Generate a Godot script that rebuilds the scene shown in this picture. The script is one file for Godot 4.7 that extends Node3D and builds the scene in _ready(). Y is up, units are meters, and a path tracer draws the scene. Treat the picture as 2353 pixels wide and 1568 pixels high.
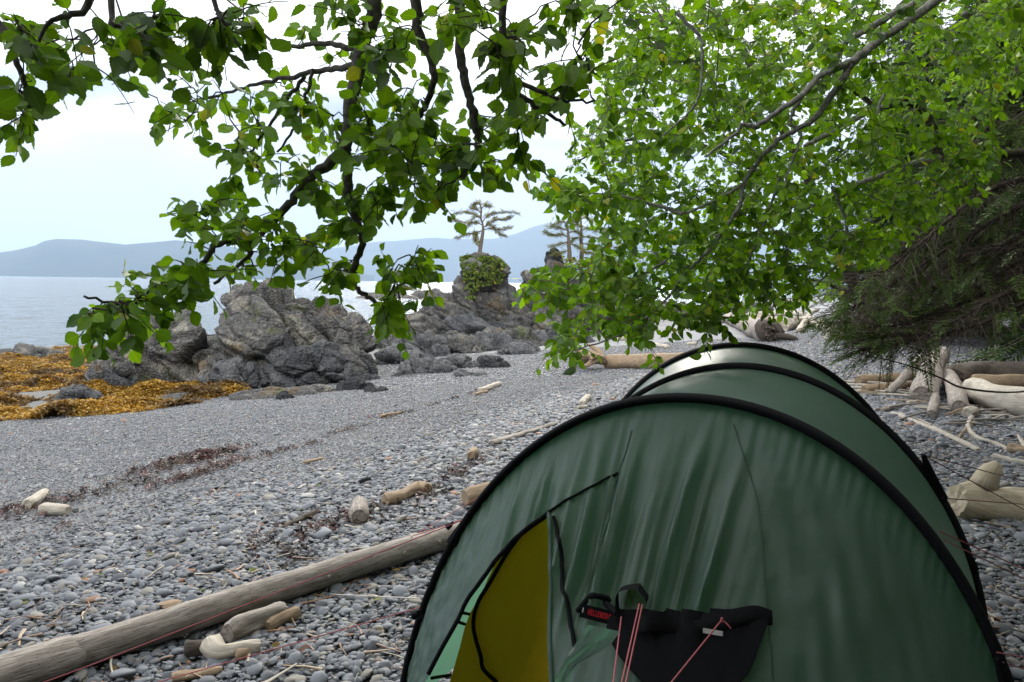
extends Node3D
# A green tunnel tent on a shingle beach under overhanging alders, rocks and the sea beyond.
# Positions are often given as a direction through the lens (u, v on a 2353 x 1568 plate) plus a distance,
# or as the point where that direction meets the beach.

const F := 1788.2
const CX := 1176.5
const CY := 784.0
const SEA := -1.95
var cam_pos := Vector3(0, 1.45, 0)
var cam_basis := Basis(Vector3.RIGHT, -0.0751) * Basis(Vector3(0, 0, 1), 0.0138)
var rng := RandomNumberGenerator.new()
var used := {}
var M := {}
var nz_low := FastNoiseLite.new()
var nz_mid := FastNoiseLite.new()
var nz_cell := FastNoiseLite.new()
var nz_edge := FastNoiseLite.new()
var nz_fine := FastNoiseLite.new()

# ------------------------------------------------------------------ geometry helpers
class Geo:
	var v := PackedVector3Array()
	var n := PackedVector3Array()
	var t := PackedVector2Array()
	var c := PackedColorArray()
	var i := PackedInt32Array()
	func add(p: Vector3, nn: Vector3, uv: Vector2, col: Color) -> int:
		v.append(p); n.append(nn); t.append(uv); c.append(col)
		return v.size() - 1
	func tri(a: int, b: int, d: int) -> void:
		i.append(a); i.append(b); i.append(d)
	func quad(a: int, b: int, d: int, e: int) -> void:
		i.append(a); i.append(b); i.append(d)
		i.append(a); i.append(d); i.append(e)
	func smooth(flip := false) -> void:
		for k in n.size():
			n[k] = Vector3.ZERO
		for k in range(0, i.size(), 3):
			var a := i[k]
			var b := i[k + 1]
			var d := i[k + 2]
			var f := (v[d] - v[a]).cross(v[b] - v[a])
			n[a] += f; n[b] += f; n[d] += f
		for k in n.size():
			n[k] = n[k].normalized() * (-1.0 if flip else 1.0)
			if n[k] == Vector3.ZERO:
				n[k] = Vector3.UP
	func commit() -> ArrayMesh:
		# faces and normals must agree
		var vote := 0.0
		var step := maxi(3, i.size() / 600 * 3)
		for k in range(0, i.size(), step):
			vote += (v[i[k + 2]] - v[i[k]]).cross(v[i[k + 1]] - v[i[k]]).normalized().dot(n[i[k]])
		if vote < 0.0:
			for k in range(0, i.size(), 3):
				var b := i[k + 1]
				i[k + 1] = i[k + 2]
				i[k + 2] = b
		var a := []
		a.resize(Mesh.ARRAY_MAX)
		a[Mesh.ARRAY_VERTEX] = v
		a[Mesh.ARRAY_NORMAL] = n
		a[Mesh.ARRAY_TEX_UV] = t
		a[Mesh.ARRAY_COLOR] = c
		a[Mesh.ARRAY_INDEX] = i
		var m := ArrayMesh.new()
		m.add_surface_from_arrays(Mesh.PRIMITIVE_TRIANGLES, a)
		return m

func numbered(called: String) -> String:
	used[called] = used.get(called, -1) + 1
	return called if used[called] == 0 else "%s_%03d" % [called, used[called]]

func tag(o: Node, label: String, category: String, group := "", kind := "") -> void:
	if label: o.set_meta("label", label)
	if category: o.set_meta("category", category)
	if group: o.set_meta("group", group)
	if kind: o.set_meta("kind", kind)

func thing(called: String, label: String, category: String, at := Vector3.ZERO, group := "") -> Node3D:
	var o := Node3D.new()
	o.name = numbered(called)
	add_child(o)
	o.position = at
	tag(o, label, category, group)
	return o

func obj(called: String, m: Mesh, mat: Material, parent: Node = null) -> MeshInstance3D:
	var o := MeshInstance3D.new()
	o.mesh = m
	o.material_override = mat
	if parent == null:
		o.name = numbered(called)
		add_child(o)
	else:
		o.name = called
		parent.add_child(o, true)
	return o

func ray(u: float, v: float) -> Vector3:
	return cam_basis * Vector3((u - CX) / F, -(v - CY) / F, -1.0)

func at(u: float, v: float, d: float) -> Vector3:
	return cam_pos + ray(u, v) * d

func plate(p: Vector3) -> Vector3:
	var q := cam_basis.inverse() * (p - cam_pos)
	var d := maxf(-q.z, 0.01)
	return Vector3(CX + F * q.x / d, CY - F * q.y / d, -q.z)

const PROFILE := [[-80.0, 22.0], [-30.0, 13.0], [-16.0, 6.5], [-9.5, 1.2], [-7.0, 0.35], [-3.0, 0.06], [0.0, 0.0], [2.0, -0.04], [3.6, -0.14], [5.0, -0.36], [6.6, -0.47], [9.0, -0.72], [14.0, -1.12], [20.0, -1.45], [30.0, -1.80], [45.0, -2.5], [80.0, -5.0], [400.0, -9.0]]  # inland end raised to a steep unseen bank that shades the tent
func shore(x: float, z: float) -> float:
	return -0.891 * x - 0.454 * z

var profile_lut := PackedFloat32Array()
func fill_profile() -> void:
	# heights every 0.1 m of distance from the shore line, -80 m to 400 m
	profile_lut.resize(4802)
	var k := 1
	for j in 4802:
		var s := -80.0 + j * 0.1
		while k < PROFILE.size() - 1 and s > PROFILE[k][0]: k += 1
		var a: Array = PROFILE[k - 1]
		var b: Array = PROFILE[k]
		profile_lut[j] = lerpf(a[1], b[1], clampf((s - a[0]) / (b[0] - a[0]), 0.0, 1.0))

func hgt(x: float, z: float) -> float:
	var s := -0.891 * x - 0.454 * z
	var h := profile_lut[clampi(int((s + 80.0) * 10.0), 0, 4800)]
	var e := absf(s - 0.5)
	if e > 2.0:
		h += nz_low.get_noise_2d(x * 6.0, z * 6.0) * 0.05 * minf((e - 2.0) * 0.3, 1.0)
	return h

func gp(u: float, v: float) -> Vector3:
	var r := ray(u, v)
	var d := 0.5
	var last := 0.5
	while d < 300.0:
		var p := cam_pos + r * d
		if p.y < hgt(p.x, p.z):
			break
		last = d
		d *= 1.03
	for k in 14:
		var m := (last + d) * 0.5
		var p := cam_pos + r * m
		if p.y < hgt(p.x, p.z): d = m
		else: last = m
	return cam_pos + r * d

func frame(dir: Vector3) -> Basis:
	var y := dir.normalized()
	var x := y.cross(Vector3.UP if absf(y.y) < 0.95 else Vector3.RIGHT).normalized()
	return Basis(x, y, x.cross(y).normalized())

func smooth_path(pts: Array, per: int) -> Array:
	if pts.size() < 3: return pts
	var o := []
	for k in pts.size() - 1:
		var p0: Vector3 = pts[maxi(k - 1, 0)]
		var p1: Vector3 = pts[k]
		var p2: Vector3 = pts[k + 1]
		var p3: Vector3 = pts[mini(k + 2, pts.size() - 1)]
		for j in per:
			o.append(p1.cubic_interpolate(p2, p0, p3, float(j) / per))
	o.append(pts[-1])
	return o

func tube(g: Geo, pts: Array, r0: float, r1: float, sides := 6, col := Color.WHITE, wobble := 0.0) -> void:
	var first := g.v.size()
	var n := pts.size()
	var x := Vector3.ZERO
	for k in n:
		var d: Vector3 = (pts[mini(k + 1, n - 1)] - pts[maxi(k - 1, 0)]).normalized()
		if k == 0: x = frame(d).x
		x = (x - d * x.dot(d)).normalized()
		var y := d.cross(x)
		var r := lerpf(r0, r1, float(k) / (n - 1))
		for j in sides + 1:
			var a := TAU * j / sides
			var nn := x * cos(a) + y * sin(a)
			var rr := r
			if wobble > 0.0:
				var q: Vector3 = pts[k] + nn * r
				rr *= 1.0 + wobble * nz_mid.get_noise_3d(q.x * 25.0, q.y * 25.0, q.z * 25.0)
			g.add(pts[k] + nn * rr, nn, Vector2(float(j) / sides, float(k) / n * 4.0), col)
	for k in n - 1:
		for j in sides:
			var a := first + k * (sides + 1) + j
			g.quad(a, a + 1, a + sides + 2, a + sides + 1)
	for e in 2:
		var k := 0 if e == 0 else n - 1
		var d: Vector3 = (pts[1] - pts[0]).normalized() * -1.0 if e == 0 else (pts[n - 1] - pts[n - 2]).normalized()
		var m := g.add(pts[k], d, Vector2(0.5, 0.5), col)
		for j in sides:
			var a := first + k * (sides + 1) + j
			if e == 0: g.tri(m, a + 1, a)
			else: g.tri(m, a, a + 1)

func poly_has(poly: Array, u: float, v: float) -> bool:
	var inside := false
	var j := poly.size() - 1
	for k in poly.size():
		var a: Array = poly[k]
		var b: Array = poly[j]
		if (a[1] > v) != (b[1] > v) and u < (b[0] - a[0]) * (v - a[1]) / (b[1] - a[1]) + a[0]:
			inside = not inside
		j = k
	return inside

func multi(called: String, mesh: Mesh, mat: Material, xf: Array, cols: Array, parent: Node) -> MultiMeshInstance3D:
	var mm := MultiMesh.new()
	mm.transform_format = MultiMesh.TRANSFORM_3D
	mm.use_colors = cols.size() > 0
	mm.mesh = mesh
	mm.instance_count = xf.size()
	for k in xf.size():
		mm.set_instance_transform(k, xf[k])
		if cols.size() > 0:
			mm.set_instance_color(k, cols[k])
	var o := MultiMeshInstance3D.new()
	o.multimesh = mm
	o.material_override = mat
	o.name = called
	o.set_meta("kind", "stuff")
	parent.add_child(o, true)
	return o

# ------------------------------------------------------------------ materials
func lin(r: float, g: float, b: float) -> Color:
	return Color(r, g, b).linear_to_srgb()

func noise_tex(seed_: int, freq: float, colors: Array, stops: Array, size := 512, type := FastNoiseLite.TYPE_SIMPLEX_SMOOTH, ret := FastNoiseLite.RETURN_DISTANCE) -> NoiseTexture2D:
	var n := FastNoiseLite.new()
	n.seed = seed_
	n.noise_type = type
	n.frequency = freq
	n.fractal_octaves = 5
	n.cellular_return_type = ret
	if type == FastNoiseLite.TYPE_CELLULAR:
		n.fractal_type = FastNoiseLite.FRACTAL_NONE
	var t := NoiseTexture2D.new()
	t.width = size
	t.height = size
	t.seamless = true
	t.noise = n
	var g := Gradient.new()
	g.offsets = PackedFloat32Array(stops)
	var cc := PackedColorArray()
	for c in colors: cc.append(c)
	g.colors = cc
	t.color_ramp = g
	return t

func mat(called: String, col: Color, rough := 0.8, spec := 0.5) -> StandardMaterial3D:
	var m := StandardMaterial3D.new()
	m.resource_name = called
	m.albedo_color = col
	m.roughness = rough
	m.metallic_specular = spec
	M[called] = m
	return m

func wood_tex(seed_: int, dark: Color, light: Color) -> ImageTexture:
	var n := FastNoiseLite.new()
	n.seed = seed_
	n.frequency = 1.0
	var im := Image.create(256, 512, false, Image.FORMAT_RGB8)
	for y in 512:
		for x in 256:
			var a := TAU * x / 256.0
			var cx := cos(a)
			var cy := sin(a)
			var w := n.get_noise_3d(cx * 1.2, cy * 1.2, y * 0.006) * 0.8
			var s := n.get_noise_3d(cx * 14.0 + w, cy * 14.0 + w, y * 0.012) * 0.5 + 0.5
			var f := n.get_noise_3d(cx * 34.0 + w, cy * 34.0, y * 0.02 + 40.0) * 0.5 + 0.5
			var p := n.get_noise_3d(cx * 2.0, cy * 2.0, y * 0.015 + 90.0) * 0.5 + 0.5
			var k := clampf(0.5 * s + 0.3 * f + 0.5 * p - 0.12, 0.0, 1.0)
			if f < 0.30: k *= 0.4
			im.set_pixel(x, y, dark.lerp(light, k))
	return ImageTexture.create_from_image(im)

func leaf_tex() -> ImageTexture:
	# veins, mottling and a few brown specks of an alder leaf
	var im := Image.create(128, 128, false, Image.FORMAT_RGB8)
	for y in 128:
		for x in 128:
			var a := absf(x / 127.0 - 0.5) * 2.0
			var t := y / 127.0
			var k := 0.86 + 0.10 * nz_fine.get_noise_2d(x * 4.0, y * 4.0) + 0.06 * nz_fine.get_noise_2d(x * 16.0, y * 16.0)
			var side := fposmod((t - a * 0.22) * 8.0, 1.0)
			k += 0.13 * smoothstep(0.16, 0.0, absf(side - 0.5)) * (1.0 - a * 0.4)
			k -= 0.10 * smoothstep(0.30, 0.14, absf(side - 0.5)) * smoothstep(0.12, 0.18, absf(side - 0.5))
			if a < 0.06: k += 0.16
			var c := Color(k, k, k * 0.95)
			if nz_fine.get_noise_2d(x * 7.0 + 900.0, y * 7.0) > 0.52: c = Color(0.75, 0.55, 0.35)
			im.set_pixel(x, y, c)
	return ImageTexture.create_from_image(im)

func leafy(called: String, col: Color, back: Color, rough := 0.5) -> StandardMaterial3D:
	var m := mat(called, col, rough, 0.5)
	m.vertex_color_use_as_albedo = true
	m.backlight_enabled = true
	m.backlight = back
	m.cull_mode = BaseMaterial3D.CULL_DISABLED
	return m

func make_materials() -> void:
	var grey0 := lin(0.13, 0.135, 0.145)
	var grey1 := lin(0.20, 0.21, 0.225)
	var grey2 := lin(0.33, 0.32, 0.31)
	var m := mat("shingle_ground", Color.WHITE, 0.9, 0.35)
	m.vertex_color_use_as_albedo = true
	m.albedo_texture = noise_tex(3, 0.045, [grey0, grey1, grey2, grey1], [0.0, 0.35, 0.7, 1.0], 1024, FastNoiseLite.TYPE_CELLULAR, FastNoiseLite.RETURN_CELL_VALUE)
	m.heightmap_enabled = true
	m.heightmap_texture = noise_tex(3, 0.045, [Color.WHITE, Color.BLACK], [0.0, 1.0], 1024, FastNoiseLite.TYPE_CELLULAR, FastNoiseLite.RETURN_DISTANCE)
	m.heightmap_scale = 0.7
	m.uv1_triplanar = true
	m.uv1_world_triplanar = true
	m.uv1_scale = Vector3(2.3, 2.3, 2.3)
	m = mat("pebble", Color.WHITE, 0.68, 0.42)
	m.vertex_color_use_as_albedo = true
	m = mat("rock", Color.WHITE, 0.85, 0.4)
	m.vertex_color_use_as_albedo = true
	m.albedo_texture = noise_tex(5, 0.02, [lin(0.34, 0.34, 0.36), lin(0.62, 0.6, 0.58), lin(0.95, 0.92, 0.86)], [0.2, 0.52, 0.85], 1024)
	m.heightmap_enabled = true
	m.heightmap_texture = noise_tex(6, 0.03, [Color.BLACK, Color.WHITE], [0.1, 0.9], 1024)
	m.heightmap_scale = 9.0
	m.uv1_triplanar = true
	m.uv1_world_triplanar = true
	m.uv1_scale = Vector3(0.45, 0.45, 0.45)
	var pairs := {"wood_silver": [lin(0.07, 0.052, 0.038), lin(0.64, 0.59, 0.53)], "wood_pale": [lin(0.20, 0.17, 0.13), lin(0.72, 0.66, 0.56)], "wood_tan": [lin(0.13, 0.09, 0.055), lin(0.48, 0.36, 0.24)], "wood_stump": [lin(0.26, 0.20, 0.125), lin(0.70, 0.62, 0.48)], "wood_dark": [lin(0.025, 0.02, 0.016), lin(0.16, 0.13, 0.10)]}
	var sd := 20
	for k in pairs:
		m = mat(k, Color.WHITE, 0.85, 0.35)
		m.albedo_texture = wood_tex(sd, pairs[k][0], pairs[k][1])
		m.heightmap_enabled = true
		m.heightmap_texture = m.albedo_texture
		m.heightmap_scale = 0.9
		sd += 1
	m = mat("bark", Color.WHITE, 0.9, 0.3)
	m.vertex_color_use_as_albedo = true
	m.albedo_texture = noise_tex(9, 0.03, [lin(0.35, 0.35, 0.35), lin(0.75, 0.75, 0.75), lin(1, 1, 1)], [0.2, 0.55, 0.8], 256)
	m.uv1_triplanar = true
	m.uv1_world_triplanar = true
	m.uv1_scale = Vector3(6, 6, 6)
	m = mat("twig", Color.WHITE, 0.9, 0.15)
	m.vertex_color_use_as_albedo = true
	var veins := leaf_tex()
	leafy("alder_leaf", Color.WHITE, Color(0.98, 1.0, 0.55), 0.55).albedo_texture = veins
	leafy("needle", Color.WHITE, Color(0.55, 0.6, 0.35), 0.7).metallic_specular = 0.2
	leafy("moss", Color.WHITE, Color(0.6, 0.7, 0.3), 0.8)
	leafy("weed", Color.WHITE, Color(0.7, 0.55, 0.25), 0.5)
	for k in 5:
		var tone: Color = LEAF_TONES[k]
		var lm := leafy("alder_leaf_tone_%d" % k, tone.linear_to_srgb(), Color(0.98, 1.0, 0.55), 0.55)
		lm.albedo_texture = veins
	# tent cloth
	m = mat("fly", lin(0.060, 0.092, 0.078), 0.46, 0.42)
	m.backlight_enabled = true
	m.backlight = lin(0.16, 0.36, 0.22)
	m.heightmap_enabled = true
	m.heightmap_texture = noise_tex(12, 0.02, [Color.BLACK, Color.WHITE], [0.2, 0.8], 512)
	m.heightmap_scale = 0.08
	m.uv1_scale = Vector3(2, 2, 2)
	m = mat("inner_yellow", lin(0.92, 0.50, 0.02), 0.6, 0.3)
	m.backlight_enabled = true
	m.backlight = lin(1.0, 0.54, 0.02)
	mat("black_cloth", lin(0.008, 0.008, 0.009), 0.85, 0.2)
	mat("vent_net", lin(0.008, 0.008, 0.009), 0.9, 0.2)
	mat("cord", lin(0.40, 0.10, 0.11), 0.7, 0.4)
	mat("cord_dark", lin(0.16, 0.05, 0.06), 0.7, 0.4)
	mat("cord_pale", lin(0.55, 0.5, 0.42), 0.7, 0.4)
	mat("reflector", lin(0.45, 0.43, 0.38), 0.35, 0.6)
	mat("tag_red", lin(0.62, 0.02, 0.03), 0.6, 0.4)
	mat("tag_white", lin(0.75, 0.75, 0.75), 0.6, 0.4)
	m = mat("water", lin(0.05, 0.075, 0.085), 0.16, 0.5)
	m.heightmap_enabled = true
	m.heightmap_texture = noise_tex(15, 0.012, [Color.BLACK, Color.WHITE], [0.15, 0.85], 1024)
	m.heightmap_scale = 20.0
	m.uv1_triplanar = true
	m.uv1_world_triplanar = true
	m.uv1_scale = Vector3(0.05, 0.05, 0.11)
	m = mat("foam", lin(0.8, 0.82, 0.84), 0.9, 0.3)
	m = mat("mountain", Color.WHITE, 1.0, 0.1)
	m.vertex_color_use_as_albedo = true
	m = mat("wrack", Color.WHITE, 0.5, 0.5)
	m.vertex_color_use_as_albedo = true
	m.cull_mode = BaseMaterial3D.CULL_DISABLED

const LEAF_TONES := [Color(0.17, 0.31, 0.014), Color(0.11, 0.22, 0.014), Color(0.25, 0.39, 0.014), Color(0.065, 0.14, 0.016), Color(0.14, 0.27, 0.022)]

# ------------------------------------------------------------------ camera, sky, sun
func make_light() -> void:
	var cam := Camera3D.new()
	cam.name = "camera"
	cam.transform = Transform3D(cam_basis, cam_pos)
	cam.fov = rad_to_deg(2.0 * atan(CY / F))
	cam.near = 0.05
	cam.far = 20000.0
	add_child(cam)
	cam.current = true
	var sun_dir := Vector3(0.02, sin(deg_to_rad(27.0)), -cos(deg_to_rad(27.0))).normalized()
	var im := Image.create(512, 256, false, Image.FORMAT_RGBF)
	var n := FastNoiseLite.new()
	n.seed = 77
	n.frequency = 1.0
	n.fractal_octaves = 5
	for y in 256:
		var el := (0.5 - (y + 0.5) / 256.0) * PI
		for x in 512:
			var az := ((x + 0.5) / 512.0 - 0.5) * TAU
			var d := Vector3(sin(az) * cos(el), sin(el), -cos(az) * cos(el))
			var up := clampf(d.y, 0.0, 1.0)
			# a high even layer of cloud, thinner and bluer towards the horizon, with long flat streaks
			var q := Vector3(d.x * 1.6, d.y * 11.0, d.z * 1.6)
			var st := n.get_noise_3dv(q) * 0.5 + n.get_noise_3d(d.x * 5.0, d.y * 26.0, d.z * 5.0) * 0.25
			var high := smoothstep(0.09, 0.38, up + st * 0.16)
			var c := Vector3(0.30, 0.365, 0.48).lerp(Vector3(1.0, 1.02, 1.06), high)
			c += Vector3(0.42, 0.40, 0.36) * clampf(st * 2.2 + 0.10, -0.30, 1.0) * (1.0 - high)
			var g := maxf(d.dot(sun_dir), 0.0)
			c += Vector3(1.0, 0.98, 0.93) * (0.55 * pow(g, 3.0) + 2.2 * pow(g, 12.0) + 4.0 * pow(g, 90.0))
			if d.y < 0.0:
				c = Vector3(0.30, 0.33, 0.36)
			im.set_pixel(x, y, Color(c.x, c.y, c.z))
	var pano := PanoramaSkyMaterial.new()
	pano.panorama = ImageTexture.create_from_image(im)
	var sky := Sky.new()
	sky.sky_material = pano
	var env := Environment.new()
	env.background_mode = Environment.BG_SKY
	env.sky = sky
	env.tonemap_mode = Environment.TONE_MAPPER_LINEAR
	env.tonemap_exposure = 2.2
	env.sdfgi_enabled = true
	env.ssao_enabled = true
	env.ssil_enabled = true
	env.fog_enabled = true
	env.fog_density = 0.00012
	env.fog_light_color = Color(0.79, 0.885, 1.0)
	var we := WorldEnvironment.new()
	we.name = "environment"
	we.environment = env
	add_child(we)
	var sun := DirectionalLight3D.new()
	sun.name = "sun"
	sun.light_energy = 0.5
	sun.light_color = Color(1.0, 0.97, 0.92)
	sun.light_angular_distance = 12.0
	sun.shadow_enabled = true
	add_child(sun)
	sun.look_at_from_position(sun_dir * 50.0, Vector3.ZERO)

# ------------------------------------------------------------------ setting
func make_setting() -> void:
	# beach: one sheet of rings round the camera, fine close by
	var g := Geo.new()
	var rings := 150
	var seg := 240
	for k in rings:
		var r := 0.02 if k == 0 else 0.5 * pow(260.0 / 0.5, float(k - 1) / (rings - 2))
		for j in seg + 1:
			var a := TAU * j / seg
			var x := sin(a) * r
			var z := -cos(a) * r
			var s := shore(x, z)
			var h := hgt(x, z)
			h += nz_fine.get_noise_2d(x * 40.0, z * 40.0) * 0.012
			var c := Color(0.95, 0.97, 1.0)
			var fine := smoothstep(4.6, 5.6, s + nz_low.get_noise_2d(x * 20.0, z * 20.0) * 0.8)
			c = c.lerp(Color(1.22, 1.20, 1.17), fine)
			var duff := smoothstep(-5.5, -9.0, s + nz_mid.get_noise_2d(x * 3.0, z * 3.0) * 3.0)
			c = c.lerp(Color(0.32, 0.24, 0.16), duff)
			var tide := smoothstep(11.0, 14.5, s + nz_mid.get_noise_2d(x * 4.0, z * 4.0) * 3.5)
			c = c.lerp(Color(0.62, 0.62, 0.58), tide)
			g.add(Vector3(x, h - 0.012, z), Vector3.UP, Vector2(x, z), c)
	for k in rings - 1:
		for j in seg:
			var a := k * (seg + 1) + j
			g.quad(a, a + seg + 1, a + seg + 2, a + 1)
	g.smooth(true)
	if g.n[5000].y < 0.0: g.smooth(false)
	var o := obj("beach", g.commit(), M.shingle_ground)
	o.set_meta("kind", "structure")
	# sea
	g = Geo.new()
	rings = 460
	seg = 300
	for k in rings:
		var r := 18.0 * pow(14000.0 / 18.0, float(k) / (rings - 1))
		for j in seg + 1:
			var a := lerpf(-1.9, 1.5, float(j) / seg)
			var x := sin(a) * r
			var z := -cos(a) * r
			var amp := 0.17 * clampf(1.0 - r / 900.0, 0.0, 1.0)
			var h := amp * (nz_mid.get_noise_2d(x * 0.9, z * 2.0) + 0.9 * nz_fine.get_noise_2d(x * 3.6, z * 7.0))
			g.add(Vector3(x, SEA + h, z), Vector3.UP, Vector2(x, z), Color.WHITE)
	for k in rings - 1:
		for j in seg:
			var a := k * (seg + 1) + j
			g.quad(a, a + seg + 1, a + seg + 2, a + 1)
	g.smooth(true)
	if g.n[5000].y < 0.0: g.smooth(false)
	o = obj("sea", g.commit(), M.water)
	o.set_meta("kind", "structure")
	# mountains over the water: skylines as seen, built as real slopes some kilometres off
	mountain([[-700, 600], [-500, 570], [-300, 588], [-120, 590], [0, 580], [45, 572], [80, 563], [100, 552], [130, 547], [160, 549], [190, 550], [250, 556], [290, 560], [340, 555], [400, 549], [440, 552], [520, 562], [620, 580], [720, 600], [800, 622], [860, 634]], 4600.0, 900.0, 1)
	mountain([[300, 628], [420, 600], [560, 585], [700, 575], [790, 566], [870, 552], [930, 549], [1000, 544], [1060, 546], [1140, 545], [1180, 535], [1230, 516], [1270, 508], [1290, 507], [1312, 512], [1350, 519], [1420, 514], [1500, 522], [1600, 512], [1720, 530], [1900, 520], [2100, 545], [2400, 560], [2900, 580]], 7400.0, 1500.0, 2)

func mountain(sky: Array, d0: float, deep: float, sd: int) -> void:
	var g := Geo.new()
	var nu := 200
	var nv := 26
	var k0 := 0
	for a in nu + 1:
		var u := lerpf(sky[0][0], sky[-1][0], float(a) / nu)
		while k0 < sky.size() - 2 and sky[k0 + 1][0] < u: k0 += 1
		var v := lerpf(sky[k0][1], sky[k0 + 1][1], clampf((u - sky[k0][0]) / float(sky[k0 + 1][0] - sky[k0][0]), 0.0, 1.0))
		var top := at(u, v, d0 + deep)
		var dir := Vector3(top.x, 0, top.z).normalized()
		for b in nv + 1:
			var t := float(b) / nv
			var out := 1.0 if t <= 0.6 else 1.0 - (t - 0.6) / 0.4
			var tt := t / 0.6 if t < 0.6 else 1.0
			var dist := (d0 + deep) - deep * (1.0 - t / 0.6)
			var p := dir * dist * (Vector2(top.x, top.z).length() / (d0 + deep))
			var rise := pow(tt, 0.85) if t <= 0.6 else out
			var nn := nz_mid.get_noise_3d(p.x * 0.02, p.z * 0.02, sd * 50.0)
			var h := SEA - 4.0 + (top.y - SEA + 4.0) * rise
			h += nn * 60.0 * sin(clampf(tt, 0.0, 1.0) * PI) + nz_fine.get_noise_2d(p.x * 0.05, p.z * 0.05) * 6.0 * rise
			var c := Color(0.02, 0.04, 0.045).lerp(Color(0.045, 0.065, 0.06), nz_fine.get_noise_2d(p.x * 0.02, p.z * 0.03) * 0.5 + 0.5)
			g.add(Vector3(p.x, h, p.z), Vector3.UP, Vector2(t, u), c)
	for a in nu:
		for b in nv:
			var q := a * (nv + 1) + b
			g.quad(q, q + 1, q + nv + 2, q + nv + 1)
	g.smooth(false)
	if g.n[g.n.size() / 2].y < 0.0: g.smooth(true)
	var o := obj("mountains", g.commit(), M.mountain)
	o.set_meta("kind", "structure")

# ------------------------------------------------------------------ rocks
func lobe_mesh(center: Vector3, radii: Vector3, base: Vector3, res: int, amp: float, freq: float, tilt: Basis, square: float, look: int) -> ArrayMesh:
	var g := Geo.new()
	var nu := res * 2
	var nv := res
	for b in nv + 1:
		var el := lerpf(-PI * 0.5, PI * 0.5, float(b) / nv)
		for a in nu + 1:
			var az := TAU * a / nu
			var d := Vector3(cos(el) * cos(az), sin(el), cos(el) * sin(az))
			# a squared-off ball, then broken into slabs along one bedding direction
			var e := Vector3(signf(d.x) * pow(absf(d.x), square), signf(d.y) * pow(absf(d.y), square), signf(d.z) * pow(absf(d.z), square))
			e = e.normalized() * lerpf(1.0, e.length(), 0.35)
			var p := center + e * radii
			var nn := (d / radii).normalized()
			var q := (tilt * p) * freq
			var w := nz_mid.get_noise_3d(p.x * 9.0, p.y * 9.0, p.z * 9.0)
			var qs := Vector3(q.x * 0.55 + w * 0.3, q.y * 1.5 + w * 0.25, q.z * 0.8 - w * 0.3)
			var cell := nz_cell.get_noise_3dv(qs)
			var edge := nz_edge.get_noise_3dv(qs)
			var crack := 1.0 - smoothstep(-1.0, -0.86, edge)
			var qf := qs * 2.7 + Vector3(7, 3, 1)
			var cell2 := nz_cell.get_noise_3dv(qf)
			var edge2 := nz_edge.get_noise_3dv(qf)
			var crack2 := 1.0 - smoothstep(-1.0, -0.85, edge2)
			var low := nz_mid.get_noise_3d(p.x * 6.0 / maxf(radii.x, 0.3), p.y * 6.0 / maxf(radii.x, 0.3), p.z * 6.0 / maxf(radii.x, 0.3) + radii.y * 70.0)
			var fine := nz_fine.get_noise_3d(p.x * 30.0, p.y * 55.0, p.z * 30.0)
			var rough := nz_fine.get_noise_3d(p.x * 110.0, p.y * 130.0, p.z * 110.0)
			var k := amp * (0.30 * low + 0.78 * cell - 0.50 * crack + 0.20 * cell2 - 0.24 * crack2 + 0.13 * fine + 0.07 * rough)
			p += nn * k
			var c: Color
			var blot := nz_fine.get_noise_3d(p.x * 22.0, p.y * 22.0, p.z * 22.0 + 30.0)
			var big := nz_mid.get_noise_3d(p.x * 12.0, p.y * 12.0, p.z * 12.0 + 10.0)
			if look == 0:      # brown-grey with pale lichen above, blue-grey on the lower part of each lobe
				c = Color(0.19, 0.19, 0.19).lerp(Color(0.245, 0.24, 0.23), clampf(big + 0.5, 0.0, 1.0))
				var lower_tone := smoothstep(0.1, -0.25, p.y - (center.y - radii.y * 0.15) + big * 1.6 + blot * 0.5)
				c = c.lerp(Color(0.135, 0.145, 0.16).lerp(Color(0.25, 0.27, 0.28), clampf(cell2 * 0.6 + 0.35, 0.0, 1.0)), lower_tone)
				c = c.lerp(Color(0.50, 0.48, 0.40), smoothstep(0.22, 0.42, blot + rough * 0.35) * (1.0 - lower_tone) * 0.75)
				c = c.lerp(Color(0.30, 0.20, 0.08), smoothstep(0.30, 0.5, nz_fine.get_noise_3d(p.x * 14.0, p.y * 14.0, p.z * 14.0 + 200.0)) * 0.6 * (1.0 - lower_tone))
				c = c.lerp(Color(0.16, 0.20, 0.05), smoothstep(0.33, 0.5, nz_fine.get_noise_3d(p.x * 17.0, p.y * 17.0, p.z * 17.0 - 90.0)) * 0.6 * (1.0 - lower_tone))
			elif look == 1:    # blue-grey
				c = Color(0.15, 0.16, 0.175).lerp(Color(0.26, 0.27, 0.28), clampf(cell2 * 0.5 + blot + 0.4, 0.0, 1.0))
			else:              # nearly black
				c = Color(0.055, 0.06, 0.07).lerp(Color(0.15, 0.155, 0.165), clampf(blot + 0.4, 0.0, 1.0))
			c *= 1.0 + 0.28 * cell + 0.14 * cell2 + 0.25 * rough
			g.add(p - base, Vector3.UP, Vector2(az, el), c * 0.60)
	for b in nv:
		for a in nu:
			var q := b * (nu + 1) + a
			g.quad(q, q + 1, q + nu + 2, q + nu + 1)
	g.smooth(false)
	# close the seam of normals and make sure they point out
	for b in nv + 1:
		var i0 := b * (nu + 1)
		var s := (g.n[i0] + g.n[i0 + nu]).normalized()
		g.n[i0] = s
		g.n[i0 + nu] = s
	if g.n[(nv / 2) * (nu + 1)].dot(g.v[(nv / 2) * (nu + 1)] + base - center) < 0.0:
		for k in g.n.size(): g.n[k] = -g.n[k]
	return g.commit()

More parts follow.
